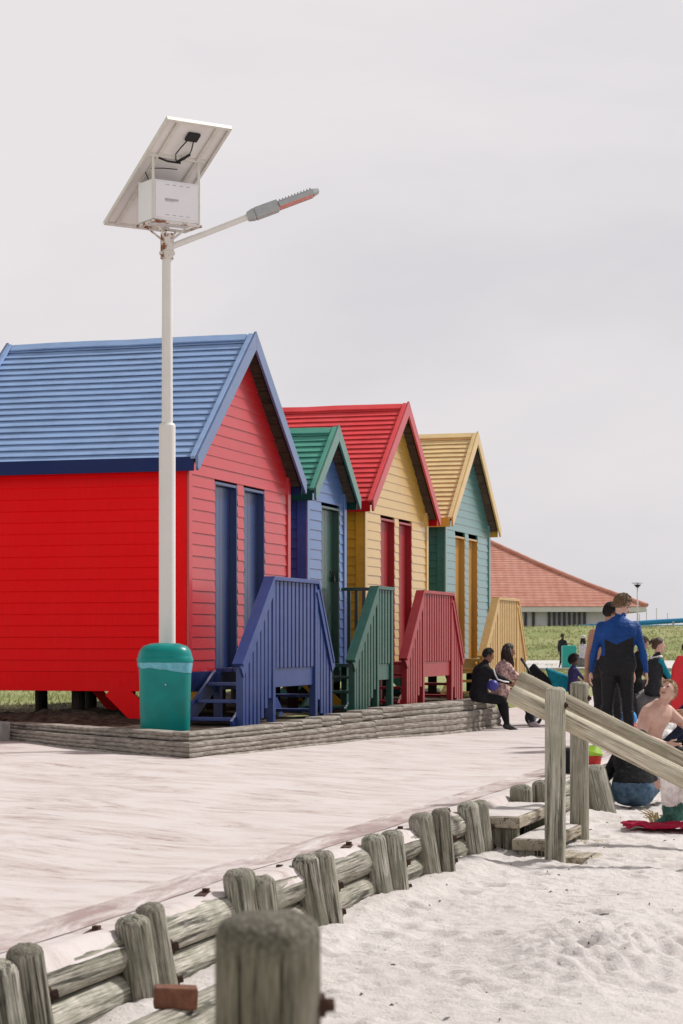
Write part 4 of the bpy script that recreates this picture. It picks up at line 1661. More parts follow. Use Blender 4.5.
class Fig:
    """one continuous body grown from tapered solids, coloured region by region"""

    def __init__(self, f):
        self.mb = MB()
        self.pr = []
        self.f = f

    def cap(self, a, b, ra, rb, tagn, n=12):
        f = self.f
        a, b = Vector(a), Vector(b)
        d = (b - a)
        L = d.length
        d = d / L
        pts, rad = [], []
        for t in (-1, -.8, -.45, 0):
            pts.append(a + d * (ra * t))
            rad.append(max(.002, ra * math.sqrt(max(0, 1 - t * t))))
        for t in (.33, .66):
            pts.append(a.lerp(b, t))
            rad.append(ra + (rb - ra) * t)
        for t in (0, .45, .8, 1):
            pts.append(b + d * (rb * t))
            rad.append(max(.002, rb * math.sqrt(max(0, 1 - t * t))))
        self.mb.tube(pts, rad, n)
        self.pr.append((a, b, ra, rb, tagn))

    def ell(self, c, r, rot, tagn, n=16):
        self.mb.ball(c, r, n, 0, rot)
        self.pr.append((Vector(c), Vector(c) + Vector((1e-4, 0, 0)), min(r), min(r), tagn))

    def rings(self, rings, tagn, n=20):
        """rings: (centre, right, fwd, half width, half depth)"""
        vs = []
        for c, r, f, w, d in rings:
            for k in range(n):
                ph = 2 * math.pi * k / n
                cs, sn = math.cos(ph), math.sin(ph)
                q = (abs(cs) ** 2.5 + abs(sn) ** 2.5) ** (-1 / 2.5)
                vs.append(c + r * (w * cs * q) + f * (d * sn * q))
        fs = [(i * n + k, i * n + (k + 1) % n, (i + 1) * n + (k + 1) % n, (i + 1) * n + k) for i in range(len(rings) - 1) for k in range(n)]
        fs += [tuple(range(n))[::-1], tuple((len(rings) - 1) * n + k for k in range(n))]
        self.mb.add(vs, fs)
        for i in range(len(rings) - 1):
            c, r, f, w, d = rings[i]
            c2, r2, f2, w2, d2 = rings[i + 1]
            for s in (-.55, 0, .55):
                self.pr.append((c + r * (w * s), c2 + r2 * (w2 * s), min(w, d) * .9, min(w2, d2) * .9, tagn))

    def finish(self, name, mats, pick, parent, voxel):
        me = bpy.data.meshes.new(name)
        me.from_pydata(self.mb.v, [], self.mb.f)
        o = bpy.data.objects.new(name, me)
        COL.objects.link(o)
        bm = bmesh.new()
        bm.from_mesh(me)
        bmesh.ops.recalc_face_normals(bm, faces=bm.faces)
        bm.to_mesh(me)
        bm.free()
        md = o.modifiers.new('r', 'REMESH')
        md.mode = 'VOXEL'
        md.voxel_size = voxel
        s = o.modifiers.new('s', 'SMOOTH')
        s.factor = .5
        s.iterations = 4 if voxel < .010 else 3
        dg = bpy.context.evaluated_depsgraph_get()
        nm = bpy.data.meshes.new_from_object(o.evaluated_get(dg))
        o.modifiers.clear()
        o.data = nm
        bpy.data.meshes.remove(me)
        nm.name = name
        nm.materials.clear()
        for m in mats:
            nm.materials.append(m)
        n = len(nm.polygons)
        cen = np.empty(n * 3)
        nm.polygons.foreach_get('center', cen)
        cen = cen.reshape(-1, 3)
        best = np.full(n, 1e9)
        who = np.zeros(n, int)
        tt = np.zeros(n)
        for i, (a, b, ra, rb, tg) in enumerate(self.pr):
            A, B = np.array(a), np.array(b)
            d = B - A
            t = np.clip(((cen - A) @ d) / (d @ d), 0, 1)
            dist = np.linalg.norm(cen - (A + t[:, None] * d), axis=1) - (ra + (rb - ra) * t)
            k = dist < best
            best[k] = dist[k]
            who[k] = i
            tt[k] = t[k]
        idx = np.array([pick(self.pr[who[i]][4], tt[i], cen[i]) for i in range(n)], dtype=np.int32)
        nm.polygons.foreach_set('material_index', idx)
        nm.polygons.foreach_set('use_smooth', np.ones(n, bool))
        o.parent = parent
        return o


def person(label, loc, yaw, H, P, mats, pick, hair=None, voxel=.009, group=None, wide=1.0, child=False, face=True):
    """P: pelvis, lean (unit spine), head (fwd dir), hands/feet targets and poles; local x right, y forward"""
    f = H / 1.78
    root = thing('person', label, 'person', loc, yaw, group)
    F = Fig(f)
    pel = Vector(P['pelvis'])
    sp = Vector(P.get('spine', (0, 0, 1))).normalized()
    sp2 = Vector(P.get('spine2', sp)).normalized()
    side = Vector(P.get('side', (1, 0, 0))).normalized()
    side2 = Vector(P.get('side2', side)).normalized()

    def frame(s, sd):
        fw = s.cross(sd).normalized()
        return sd, fw
    r0, f0 = frame(sp, side)
    r1, f1 = frame(sp2, side2)
    mid = pel + sp * (.26 * f)
    spec = [(-.09, .12, .085), (-.05, .155, .115), (.02, .172, .128), (.10, .163, .118), (.19, .142, .102), (.29, .155, .112), (.39, .178, .125), (.46, .180, .118), (.52, .150, .092), (.56, .085, .068), (.59, .058, .056)]
    rg_ = []
    bulk = P.get('bulk', 1.0)
    for z, w, d in spec:
        if z <= .26:
            c, r, fw = pel + sp * (z * f), r0, f0
        else:
            c, r, fw = mid + sp2 * ((z - .26) * f), r1, f1
        rg_.append((c, r, fw, w * f * wide * bulk, d * f * bulk))
    F.rings(rg_, 'torso')
    neck = mid + sp2 * (.31 * f)
    hf = Vector(P.get('head', (0, 1, 0))).normalized()
    hup = Vector(P.get('headup', (0, 0, 1)))
    hr, hf, hu = basis(hf, hup)
    hs = f * (1.12 if child else 1.04)
    hc = neck + Vector(P.get('neckdir', (sp2 * .4 + hu * .6))).normalized() * (P.get('necklen', .165) * f) + hf * (.018 * f)
    F.cap(neck - sp2 * .04 * f, hc - hu * .06 * f - hf * .012 * f, .058 * f, .052 * f, 'neck')
    rot = Matrix((hr, hf, hu)).transposed()
    F.ell(hc + hu * .012 * hs, (.074 * hs, .094 * hs, .105 * hs), rot, 'head')
    F.cap(hc + hf * .035 * hs - hu * .055 * hs, hc + hf * .060 * hs - hu * .088 * hs, .050 * hs, .030 * hs, 'head')
    F.cap(hc + hf * .088 * hs + hu * .005 * hs, hc + hf * .108 * hs - hu * .03 * hs, .009 * hs, .014 * hs, 'head')
    F.cap(hc + hf * .07 * hs + hu * .028 * hs - hr * .03 * hs, hc + hf * .07 * hs + hu * .028 * hs + hr * .03 * hs, .018 * hs, .018 * hs, 'head')
    for s in (-1, 1):
        F.ell(hc + hr * (s * .076 * hs) - hf * .008 * hs - hu * .005 * hs, (.012 * hs, .02 * hs, .032 * hs), rot, 'head', 8)
    # arms
    al = P.get('arm_len', 1.0)
    for s, k in ((-1, 'L'), (1, 'R')):
        S = mid + sp2 * (.215 * f) + r1 * (s * .165 * f * wide)
        T = Vector(P['hand' + k])
        E_, Wr = ik(S, T, .29 * f * al, .255 * f * al, P.get('elbow' + k, (s * .5, -1, -.2)))
        F.cap(mid + sp2 * (.20 * f) + r1 * (s * .10 * f), S, .07 * f * bulk, .060 * f * bulk, 'uarm')
        F.cap(S, S.lerp(E_, .45), .060 * f * bulk, .050 * f * bulk, 'uarm')
        F.cap(S.lerp(E_, .45), E_, .050 * f * bulk, .039 * f * bulk, 'uarm')
        F.cap(E_, E_.lerp(Wr, .3), .040 * f * bulk, .041 * f * bulk, 'farm')
        F.cap(E_.lerp(Wr, .3), Wr, .041 * f * bulk, .027 * f, 'farm')
        hd = Vector(P.get('hdir' + k, (Wr - E_))).normalized()
        fd = (Wr - E_).normalized()
        pn = Vector(P.get('palm' + k, (-s, 0, 0)))      # palm normal
        pn = (pn - hd * pn.dot(hd)).normalized()
        ac = hd.cross(pn)
        # thumb side: forward/up
        thumb = ac if ac.dot(Vector(P.get('thumb' + k, (0, 1, .2)))) > 0 else -ac
        for q in (-.028, -.010, .010, .028):
            F.cap(Wr + hd * .012 * f + thumb * q * .7 * f, Wr + hd * .085 * f + thumb * q * f, .014 * f, .013 * f, 'hand', 8)
        cu = P.get('curl', .35)
        for j, (q, L) in enumerate(((.031, .070), (.011, .080), (-.010, .075), (-.030, .058))):
            b0 = Wr + hd * .085 * f + thumb * q * f
            d1 = (hd + pn * cu * .6 + thumb * q * 4).normalized()
            d2 = (hd + pn * cu * 2.0 + thumb * q * 3).normalized()
            b1 = b0 + d1 * L * .55 * f
            F.cap(b0, b1, .0105 * f, .0098 * f, 'hand', 8)
            F.cap(b1, b1 + d2 * L * .5 * f, .0098 * f, .0085 * f, 'hand', 8)
        t0 = Wr + hd * .025 * f + thumb * .022 * f
        t1 = t0 + (hd * .6 + thumb * .75 + pn * .35).normalized() * .045 * f
        F.cap(t0, t1, .014 * f, .0115 * f, 'hand', 8)
        F.cap(t1, t1 + (hd * .9 + thumb * .25 + pn * .3).normalized() * .035 * f, .0115 * f, .009 * f, 'hand', 8)
    # legs
    lb = P.get('legbulk', 1.0)
    for s, k in ((-1, 'L'), (1, 'R')):
        Hp = pel - sp * (.01 * f) + r0 * (s * .088 * f)
        T = Vector(P['foot' + k])
        K, A = ik(Hp, T, .435 * f, .43 * f, P.get('knee' + k, (0, 1, 0)))
        F.cap(Hp, Hp.lerp(K, .5), .088 * f * lb, .072 * f * lb, 'thigh')
        F.cap(Hp.lerp(K, .5), K, .072 * f * lb, .054 * f * lb, 'thigh')
        F.cap(K, K.lerp(A, .3), .054 * f * lb, .056 * f * lb, 'shin')
        F.cap(K.lerp(A, .3), A, .056 * f * lb, .036 * f * max(1, lb * .95), 'shin')
        so = P.get('shoe', 1.0)
        fd = Vector(P.get('toe' + k, (s * .15, 1, -.25))).normalized()
        heel = A - Vector((0, 0, .045 * f)) - fd * .035 * f
        F.cap(A, heel, .036 * f, .034 * f * so, 'foot')
        F.cap(heel, A + fd * .09 * f - Vector((0, 0, .04 * f)), .034 * f * so, .033 * f * so, 'foot')
        F.cap(A - Vector((0, 0, .01 * f)), A + fd * .13 * f - Vector((0, 0, .048 * f)), .034 * f * so, .026 * f * so, 'foot')
        F.cap(A + fd * .08 * f - Vector((0, 0, .048 * f)), A + fd * .175 * f - Vector((0, 0, .058 * f)), .034 * f * so, .022 * f * so, 'foot')
    body = F.finish('body', mats, pick, root, voxel)
    if face:
        em = MB()
        for s in (-1, 1):
            em.ball(hc + hf * .088 * hs + hr * (s * .031 * hs) + hu * .010 * hs, (.012 * hs, .008 * hs, .007 * hs), 8, 0, rot)
        em.build('eyes', EYE, root, smooth=True)
        lm = MB()
        lm.ball(hc + hf * .085 * hs - hu * .060 * hs, (.024 * hs, .012 * hs, .008 * hs), 8, 0, rot)
        lm.build('mouth', LIP, root, smooth=True)
    if hair:
        kind, hm = hair
        mb = MB()
        rnd = random.Random(hash(label) % 1000 if False else len(label))
        n, h = 40, 26
        vs, keep = [], {}
        line = {'short': .15, 'crop': .22, 'long': .10, 'bun': .12, 'round': -.1}[kind]
        th_ = {'short': 1.12, 'crop': 1.07, 'long': 1.13, 'bun': 1.10, 'round': 1.42}[kind]
        idx = {}
        for i in range(h + 1):
            th = math.pi * i / h
            for k in range(n):
                ph = 2 * math.pi * k / n
                x, y, z = math.sin(th) * math.cos(ph), math.sin(th) * math.sin(ph), math.cos(th)
                # y forward: hairline rises at the face, falls at the nape
                lim = line + .42 * max(0, y) + (.25 * max(0, y) if abs(x) < .6 else 0) if y > 0 else line - .75 * (-y) ** .7
                if kind == 'long' and y < .25:
                    lim = -.75
                ok = z > lim - .02 * rnd.random()
                e = th_ * (1 + .045 * fbm((x * 4, y * 4, z * 4 + len(label)), 4) + .02 * rnd.uniform(-1, 1))
                if not ok:
                    e = .93
                q = hc + hu * .014 * hs + hr * (x * .077 * hs * e) + hf * (y * .097 * hs * e - .004 * hs) + hu * (z * .108 * hs * e)
                vs.append(q)
        fs = [(i * n + k, (i + 1) * n + k, (i + 1) * n + (k + 1) % n, i * n + (k + 1) % n) for i in range(h) for k in range(n)]
        mb.add(vs, fs)
        # loose locks
        if kind in ('short', 'crop', 'round'):
            for _ in range(520):
                x, y, z = rnd.gauss(0, 1), rnd.gauss(-.25, 1), rnd.gauss(.45, .7)
                L = math.sqrt(x * x + y * y + z * z)
                x, y, z = x / L, y / L, z / L
                if (y > .3 and z < .6) or z < -.25:
                    continue
                p = hc + hu * .014 * hs + hr * (x * .078 * hs * th_) + hf * (y * .098 * hs * th_) + hu * (z * .110 * hs * th_)
                nn_ = Vector((x, y, z))
                fl_ = Vector((rnd.gauss(0, .5), -.5 + rnd.gauss(0, .4), -.75))
                fl_ = (fl_ - nn_ * fl_.dot(nn_)).normalized() + nn_ * (.75 if kind == 'round' else .22)
                d = (hr * fl_.x + hf * fl_.y + hu * fl_.z).normalized()
                l = {'short': .040, 'crop': .022, 'round': .03}[kind] * hs
                mb.tube([p - d * .008, p + d * l * .6, p + d * l], [.0045 * hs, .004 * hs, .001], 5)
        if kind == 'long':
            for q in range(46):
                an = rnd.uniform(-2.5, 2.5) - math.pi / 2
                x, y = math.cos(an), math.sin(an)
                if y > .45:
                    continue
                p0 = hc + hr * (x * .078 * hs) + hf * (y * .09 * hs) + hu * rnd.uniform(.0, .05)
                L = rnd.uniform(.26, .40) * f
                pts = [p0, p0 + hr * x * .022 + hf * y * .02 - Vector((0, 0, L * .35)), p0 + hr * (x * .03 + rnd.gauss(0, .012)) + hf * (y * .03 + rnd.gauss(.02, .015)) - Vector((0, 0, L * .7)),
                       p0 + hr * (x * .02 + rnd.gauss(0, .02)) + hf * (rnd.gauss(.03, .02)) - Vector((0, 0, L))]
                mb.tube(pts, [.020 * f, .021 * f, .016 * f, .003], 7)
        if kind == 'bun':
            b = hc - hf * .10 * hs + hu * .075 * hs
            for _ in range(26):
                mb.ball(b + Vector((rnd.gauss(0, .016), rnd.gauss(0, .016), rnd.gauss(0, .016))), .022 * hs * rnd.uniform(.7, 1.1), 8)
        mb.build('hair', HM[hm], root, smooth=True)
    return root, dict(hc=hc, hf=hf, hr=hr, hu=hu, neck=neck, f=f)


def wear(top, bottom, sleeve='long', legs='long', shoe=None, sk='tan', n=0):
    """material list and region picker for ordinary clothes"""
    mats = [SK[sk], top or SK[sk], bottom or SK[sk], shoe or SK[sk]]

    def pick(tg, t, c):
        if tg == 'torso':
            return 1
        if tg == 'uarm':
            return 1 if sleeve in ('long', 'short') else 0
        if tg == 'farm':
            return 1 if sleeve == 'long' else 0
        if tg == 'thigh':
            return 2
        if tg == 'shin':
            return 2 if legs == 'long' else 0
        if tg == 'foot':
            return 3
        return 0
    return mats, pick


def trousers_pick(pick, zsplit, axis=2):
    def p(tg, t, c):
        if tg == 'torso' and c[axis] < zsplit:
            return 2
        return pick(tg, t, c)
    return p


# --- man in the blue and black wetsuit, back to us
def wet_pick(tg, t, c):
    if tg in ('uarm', 'farm'):
        return 2
    if tg == 'torso':
        if c[2] > 1.15 + .48 * abs(c[0] + .01):
            return 2
        return 2 if (c[2] > 1.03 and abs(c[0] - .02) > .155 and c[1] < .03) else 1
    if tg in ('thigh', 'shin'):
        return 1
    if tg == 'neck':
        return 2 if c[2] < 1.425 else 0
    return 0


H1 = 1.675
f1_ = H1 / 1.78
person('tall man from behind in a blue and black wetsuit with sandy hair, looking down right', (3.00, 22.3, 0), R(-8), H1,
       dict(pelvis=(0, 0, .955 * f1_), spine=(.02, .04, 1), spine2=(.03, .10, 1), head=(.75, .62, -.38), handL=(-.31, .06, .73), handR=(.34, .02, .73),
            elbowL=(-.6, -.6, 0), elbowR=(.6, -.6, 0), footL=(-.13, -.02, .085), footR=(.14, .05, .085), palmL=(1, 0, 0), palmR=(-1, 0, 0), curl=.45, bulk=1.12, legbulk=1.22),
       [SK['pale'], NEO_B, NEO_U], wet_pick, ('short', 'sand'), .008, wide=1.16)

# --- bare-backed man behind him, leaning in
m_, p_ = wear(None, NEO_B, 'none', 'long', None, 'tan')
p_ = trousers_pick(p_, .98)
person('bare-backed dark-haired man in black trousers, partly behind the man in the wetsuit', (3.00, 23.3, 0), R(-22), 1.63,
       dict(pelvis=(-.02, 0, .85), spine=(.03, .08, 1), spine2=(.10, .22, 1), head=(.6, .8, -.1), handL=(-.27, .10, .64), handR=(.26, .3, .78), elbowL=(-.9, -.3, 0), elbowR=(.5, -1, 0),
            footL=(-.13, 0, .085), footR=(.14, .1, .085), curl=.25, palmL=(.4, -1, 0), thumbL=(1, .2, 0)),
       m_, p_, ('crop', 'black'), .009, wide=1.05)

# --- boy and girl on the end of the wall
jack = cm_('black tracksuit', (.014, .014, .017))
m_, p_ = wear(jack, cm_('black trousers', (.012, .012, .014)), 'long', 'long', plain('black shoe', (.02, .02, .022), .6), 'brown')
m_.append(M['stripe'])


def boy_pick(tg, t, c):
    return p_boy(tg, t, c)


p_boy = p_
boy, bi = person('boy in a black tracksuit with white sleeve stripe, seated on the end of the wall', (1.83, 27.35, 0), R(-78), 1.34,
       dict(pelvis=(0, 0, .46), spine=(0, .08, 1), spine2=(0, .30, 1), head=(-.10, 1, -.30), handL=(-.10, .47, .60), handR=(.06, .45, .62), elbowL=(-.5, -.4, -.7), elbowR=(.6, -.4, -.7),
            footL=(-.10, .42, .075), footR=(.12, .36, .075), kneeL=(0, 1, .6), kneeR=(0, 1, .6), bulk=1.3, legbulk=1.3, curl=.6, shoe=1.35),
       m_, p_, ('crop', 'black'), .009)
mb = MB()
f_ = bi['f']
mb.tube([(.19, .15, .82), (.225, .16, .75), (.245, .19, .68), (.19, .29, .65), (.12, .38, .64)], .010, 6)
mb.build('sleeve_stripe', M['stripe'], boy, smooth=True)
mb = MB()
mb.ball((0, 0, 0), (.08, .08, .075), 18)
hl = mb.build('ball', plain('violet blue ball', (.035, .035, .24), .45), smooth=True)
hl.location = (2.00, 27.12, .60)
tag(hl, 'violet blue ball held in the lap of the seated boy', 'ball')
top = cloth('mottled pink and brown jacket', (.30, .17, .15), .55, (.55, .38, .36), 26)
m_, p_ = wear(top, cm_('dark leggings', (.02, .022, .03)), 'long', 'long', plain('grey shoe', (.25, .2, .22), .7), 'brown')
person('girl with long dark hair in a mottled pink jacket, seated beside the boy', (2.17, 28.0, 0), R(-80), 1.44,
       dict(pelvis=(0, 0, .46), spine=(0, .12, 1), spine2=(0, .22, 1), head=(.12, 1, -.12), handL=(-.08, .42, .66), handR=(.10, .40, .66), elbowL=(-.6, -.6, -.4), elbowR=(.6, -.6, -.4),
            footL=(-.10, .48, .075), footR=(.12, .42, .075), kneeL=(0, 1, .7), kneeR=(0, 1, .7), bulk=1.22, legbulk=1.2, shoe=1.35),
       m_, p_, ('long', 'dark'), .009)

# --- small child by the pushchair
m_, p_ = wear(cm_('purple top', (.04, .033, .11)), cm_('dark shorts', (.02, .02, .03)), 'short', 'short', None, 'dark')
person('small child in a purple top with round black hair beside the pushchair', (3.20, 28.4, 0), R(-70), .93,
       dict(pelvis=(0, 0, .53), spine=(0, .05, 1), head=(.2, 1, 0), handL=(-.10, .26, .55), handR=(.16, .26, .52), footL=(-.06, 0, .05), footR=(.08, .05, .05), curl=.5),
       m_, p_, ('round', 'black'), .010, child=True)

# --- shirtless seated man
m_, p_ = wear(None, NEO_B, 'none', 'long', None, 'pale')
p_ = trousers_pick(p_, .17)
person('shirtless fair-haired man seated on the sand, looking up to the left', (3.05, 20.5, -.08), R(-138), 1.70,
       dict(pelvis=(0, 0, .14), spine=(-.02, .15, 1), spine2=(-.16, .38, 1), neckdir=Matrix.Rotation(R(138), 3, 'Z') @ Vector((.55, -.45, .75)), necklen=.135, bulk=1.06, head=Matrix.Rotation(R(138), 3, 'Z') @ Vector((-.42, -.62, .50)), headup=Matrix.Rotation(R(138), 3, 'Z') @ Vector((.4, .5, 1)), handR=(.06, .30, .25), handL=(-.40, .48, .20), elbowR=(.8, -.6, .0), elbowL=(-.8, -.3, 0),
            footR=(-.10, .78, .06), footL=(-.44, .66, .06), kneeR=(.2, 0, 1), kneeL=(-.2, 0, 1), hdirR=(-.4, .9, -.2), curl=.5),
       m_, p_, ('crop', 'blond'), .008)

# --- seated pair farther back
grey = cm_('grey shorts', (.05, .05, .055))
white_shoe = plain('white sneaker', (.6, .58, .56), .7)
m_, p_ = wear(cm_('black vest', (.015, .015, .017)), grey, 'none', 'short', white_shoe, 'tan')
person('brown-haired person with crossed leg and white sneakers seated left of the woman in the vest', (4.62, 32.6, 0), R(-60), 1.72,
       dict(pelvis=(0, 0, .45), spine=(0, .22, 1), spine2=(0, .3, 1), head=(.3, 1, -.3), handL=(-.05, .5, .52), handR=(.18, .45, .6), footL=(-.12, .46, .085), footR=(-.02, .72, .56), kneeL=(0, 1, .7), kneeR=(.7, .8, .6), toeR=(.3, 1, -.3)),
       m_, p_, ('crop', 'brown'), .011, face=False)
vest = cm_('charcoal vest', (.03, .032, .036))
m_, p_ = wear(vest, cm_('black tights', (.013, .013, .015)), 'long', 'long', plain('dark shoe', (.03, .03, .03), .7), 'pale')
m_.append(M['teal'])
p0_ = p_


def wom(tg, t, c):
    return 4 if tg in ('uarm', 'farm') and abs(c[0]) > .12 else p0_(tg, t, c)


wo, wi_ = person('woman with a hair bun in a charcoal vest and teal sleeves, seated facing right', (4.80, 31.6, 0), R(-78), 1.68,
       dict(pelvis=(0, 0, .42), spine=(0, .10, 1), spine2=(0, .16, 1), head=(.25, 1, .05), handL=(-.1, .42, .5), handR=(.12, .40, .5), elbowL=(-.4, -.8, -.4), elbowR=(.4, -.8, -.4), footL=(-.1, .5, .085), footR=(.12, .45, .085), kneeL=(0, 1, .7), kneeR=(0, 1, .7), bulk=1.08),
       m_, wom, ('bun', 'brown'), .011, face=False)
mb = MB()
mb.tube([wi_['neck'] + Vector((.085 * math.cos(t), .075 * math.sin(t) - .02, -.02 + .015 * math.sin(t))) for t in [k * math.pi / 6 for k in range(13)]], .026, 8)
mb.build('collar', M['stripe'], wo, smooth=True)
def rock(name, label, loc, sz, seed, mat, n=18):
    mb = MB()
    mb.ball((0, 0, 0), sz, n)
    mb.v = [tuple(Vector(p) * (1 + .22 * fbm((p[0] * 3 + seed, p[1] * 3, p[2] * 3), 4))) for p in mb.v]
    o = mb.build(name, mat, smooth=True)
    o.location = loc
    return tag(o, label, 'rock')


rock('rock', 'grey rock under the brown-haired person with crossed leg', (4.62, 32.75, .14), (.42, .36, .30), 3, M['grey_rock'])
rock('rock', 'grey rock under the woman in the charcoal vest', (4.78, 31.7, .12), (.36, .34, .29), 8, M['grey_rock'])

# --- figures at the right edge
pat = cloth('patterned violet and white shirt', (.20, .16, .36), .5, (.52, .50, .58), 34)
m_, p_ = wear(pat, cm_('navy shorts', (.02, .025, .06)), 'short', 'short', None, 'tan')
capm = plain('green cap', (.02, .22, .10), .8)
ch, ci = person('child in a violet patterned shirt and green cap behind the red board', (4.98, 29.7, 0), R(-20), 1.28,
       dict(pelvis=(0, 0, .55), spine=(0, .15, 1), head=(.3, 1, -.1), handL=(-.2, .2, .55), handR=(.22, .15, .5), footL=(-.1, 0, .06), footR=(.1, .08, .06)),
       m_, p_, ('crop', 'brown'), .011, child=True, face=False)
mb = MB()
hs_ = ci['f'] * 1.12
mb.ball(ci['hc'] + ci['hu'] * .045 * hs_, (.088 * hs_, .108 * hs_, .082 * hs_), 16)
mb.ball(ci['hc'] + ci['hu'] * .04 * hs_ + ci['hf'] * .12 * hs_, (.06 * hs_, .07 * hs_, .010 * hs_), 12)
mb.build('cap', capm, ch, smooth=True)
m_, p_ = wear(cm_('orange top', (.42, .17, .06)), cm_('navy trousers', (.015, .02, .04)), 'short', 'long', None, 'tan')
person('person in an orange top at the right edge, leaning forward beside the shirtless man', (4.06, 21.9, 0), R(80), 1.62,
       dict(pelvis=(0, 0, .16), spine=(0, .35, 1), spine2=(0, .6, 1), head=(0, 1, -.2), handL=(-.3, .62, .32), handR=(.25, .60, .40), footL=(-.15, .65, .06), footR=(.18, .62, .06), kneeL=(-.2, 0, 1), kneeR=(.2, 0, 1)),
       m_, p_, ('crop', 'dark'), .011, face=False)

# --- person in black seated against the promenade edge, below the rails
m_, p_ = wear(cm_('black hooded top', (.011, .011, .013)), cm_('faded blue jeans', (.045, .085, .14), (.08, .13, .19)), 'long', 'long', plain('dark boot', (.03, .025, .02), .8), 'tan')
p_ = trousers_pick(p_, .21)
person('person in a black hooded top and blue jeans, hunched on the sand below the rails', (2.56, 18.0, -.26), R(-16), 1.72,
       dict(pelvis=(0, 0, .12), spine=(-.05, .55, .8), spine2=(0, .9, .42), head=(0, .6, -.8), handL=(-.28, .55, .10), handR=(.15, .62, .14), footL=(-.12, .74, .08), footR=(.22, .70, .08), kneeL=(-.3, 0, 1), kneeR=(.5, -.2, 1), bulk=1.18, legbulk=1.2),
       m_, p_, ('crop', 'dark'), .010, face=False)
# --- person in cream trousers, mostly outside the frame
m_, p_ = wear(cm_('grey jumper', (.2, .2, .22)), cm_('cream trousers', (.86, .82, .80)), 'long', 'long', M['teal'], 'pale')
m_[3] = cloth('sea green socks', (.06, .17, .14), .4)
p1_ = p_


def cream_pick(tg, t, c):
    return 3 if tg in ('foot', 'shin') and c[2] < .17 else p1_(tg, t, c)


person('person in cream trousers and sea green socks on the red towel at the right edge', (2.96, 16.15, sand_z(2.7 * S_ + 16.2 * C_, -2.7 * C_ + 16.2 * S_) + .03), R(75), 1.72,
       dict(pelvis=(0, 0, .30), spine=(0, -.1, 1), head=(0, 1, -.2), handL=(-.2, .4, .35), handR=(.2, .4, .35), footL=(-.14, .36, .09), footR=(.16, .33, .09), kneeL=(-.15, .6, 1), kneeR=(.15, .6, 1), legbulk=1.6, bulk=1.05),
       m_, cream_pick, ('crop', 'brown'), .010, face=False)
# --- far figures on the path
m_, p_ = wear(cm_('dark padded jacket', (.025, .028, .03)), cm_('black jeans', (.012, .012, .014)), 'long', 'long', None, 'brown')
person('far child in a dark padded jacket standing by the turquoise suitcase', (7.76, 72, .18), R(-30), 1.24,
       dict(pelvis=(0, 0, .64), spine=(0, 0, 1), head=(.3, 1, 0), handL=(-.22, .1, .5), handR=(.22, .15, .5), footL=(-.12, 0, .06), footR=(.1, .05, .06), bulk=1.15),
       m_, p_, ('crop', 'brown'), .016, child=True, face=False)
m_, p_ = wear(cm_('white blouse', (.6, .56, .58)), cm_('magenta skirt', (.22, .012, .10)), 'long', 'long', None, 'brown')
fw, fi = person('far dark-haired person in white and magenta with a pale hat, sitting by the path', (8.58, 73, .18), R(-60), 1.5,
       dict(pelvis=(0, 0, .42), spine=(0, .05, 1), head=(.3, 1, 0), handL=(-.2, .35, .5), handR=(.2, .35, .5), footL=(-.12, .45, .06), footR=(.1, .45, .06), kneeL=(0, 1, .7), kneeR=(0, 1, .7), bulk=1.15),
       m_, p_, ('long', 'black'), .016, face=False)
mb = MB()
mb.ball(fi['hc'] + Vector((0, 0, .09)), (.11, .12, .07), 14)
mb.build('hat', plain('cream hat', (.6, .55, .48), .8), fw, smooth=True)
rock('rock', 'low dark rock under the far person in white and magenta', (8.56, 73.05, .34), (.3, .3, .26), 5, M['grey_rock'], 12)

# ------------------------------------------------------------------ things among the people
root = thing('suitcase', 'turquoise hard suitcase standing by the pale path', 'suitcase', (7.90, 71.2, .17), .1)
mb = MB()
mb.box(-.25, .25, -.14, .14, .06, .84)
mb.build('shell', M['teal_case'], root, bevel=.05, seg=3)
mb = MB()
mb.tube([(-.12, 0, .82), (-.12, 0, .90), (.12, 0, .90), (.12, 0, .82)], .014, 8)
mb.build('handle', M['black'], root)
mb = MB()
for x in (-.2, .2):
    mb.ball((x, 0, .03), .035, 10)
mb.build('wheels', M['black'], root)

root = thing('pushchair', 'black pushchair with a teal seat cover and raised handle beside the seated girl', 'pushchair', (2.90, 28.8, 0), R(-6))
mb = MB()
for y in (-.22, .22):
    mb.tube([(-.36, y, .92), (-.22, y, .70), (.05, y, .40), (.36, y, .10)], .014, 8)
    mb.tube([(-.20, y, .12), (-.02, y, .36), (.10, y, .48)], .013, 8)
mb.tube([(-.36, -.22, .92), (-.37, 0, .935), (-.36, .22, .92)], .02, 10)
mb.tube([(-.20, -.22, .12), (-.20, .22, .12)], .012, 8)
mb.build('frame', M['black'], root, smooth=True)
mb = MB()
mb.hexa([(-.30, -.19, .76), (-.06, -.19, .42), (-.06, .19, .42), (-.30, .19, .76), (-.20, -.19, .88), (.10, -.19, .58), (.10, .19, .58), (-.20, .19, .88)])
mb.build('backrest', cm_('black pram cloth', (.014, .014, .016)), root, bevel=.03, seg=3)
mb = MB()
mb.hexa([(-.14, -.18, .26), (.30, -.18, .22), (.30, .18, .22), (-.14, .18, .26), (-.12, -.19, .44), (.36, -.19, .44), (.36, .19, .44), (-.12, .19, .44)])
mb.build('seat', CM['black pram cloth'], root, bevel=.03, seg=3)
mb = MB()
mb.hexa([(.06, -.20, .52), (.36, -.20, .46), (.36, .20, .46), (.06, .20, .52), (-.04, -.20, .82), (.34, -.20, .68), (.34, .20, .68), (-.04, .20, .82)])
mb.build('seat_cover', M['teal'], root, bevel=.04, seg=3)
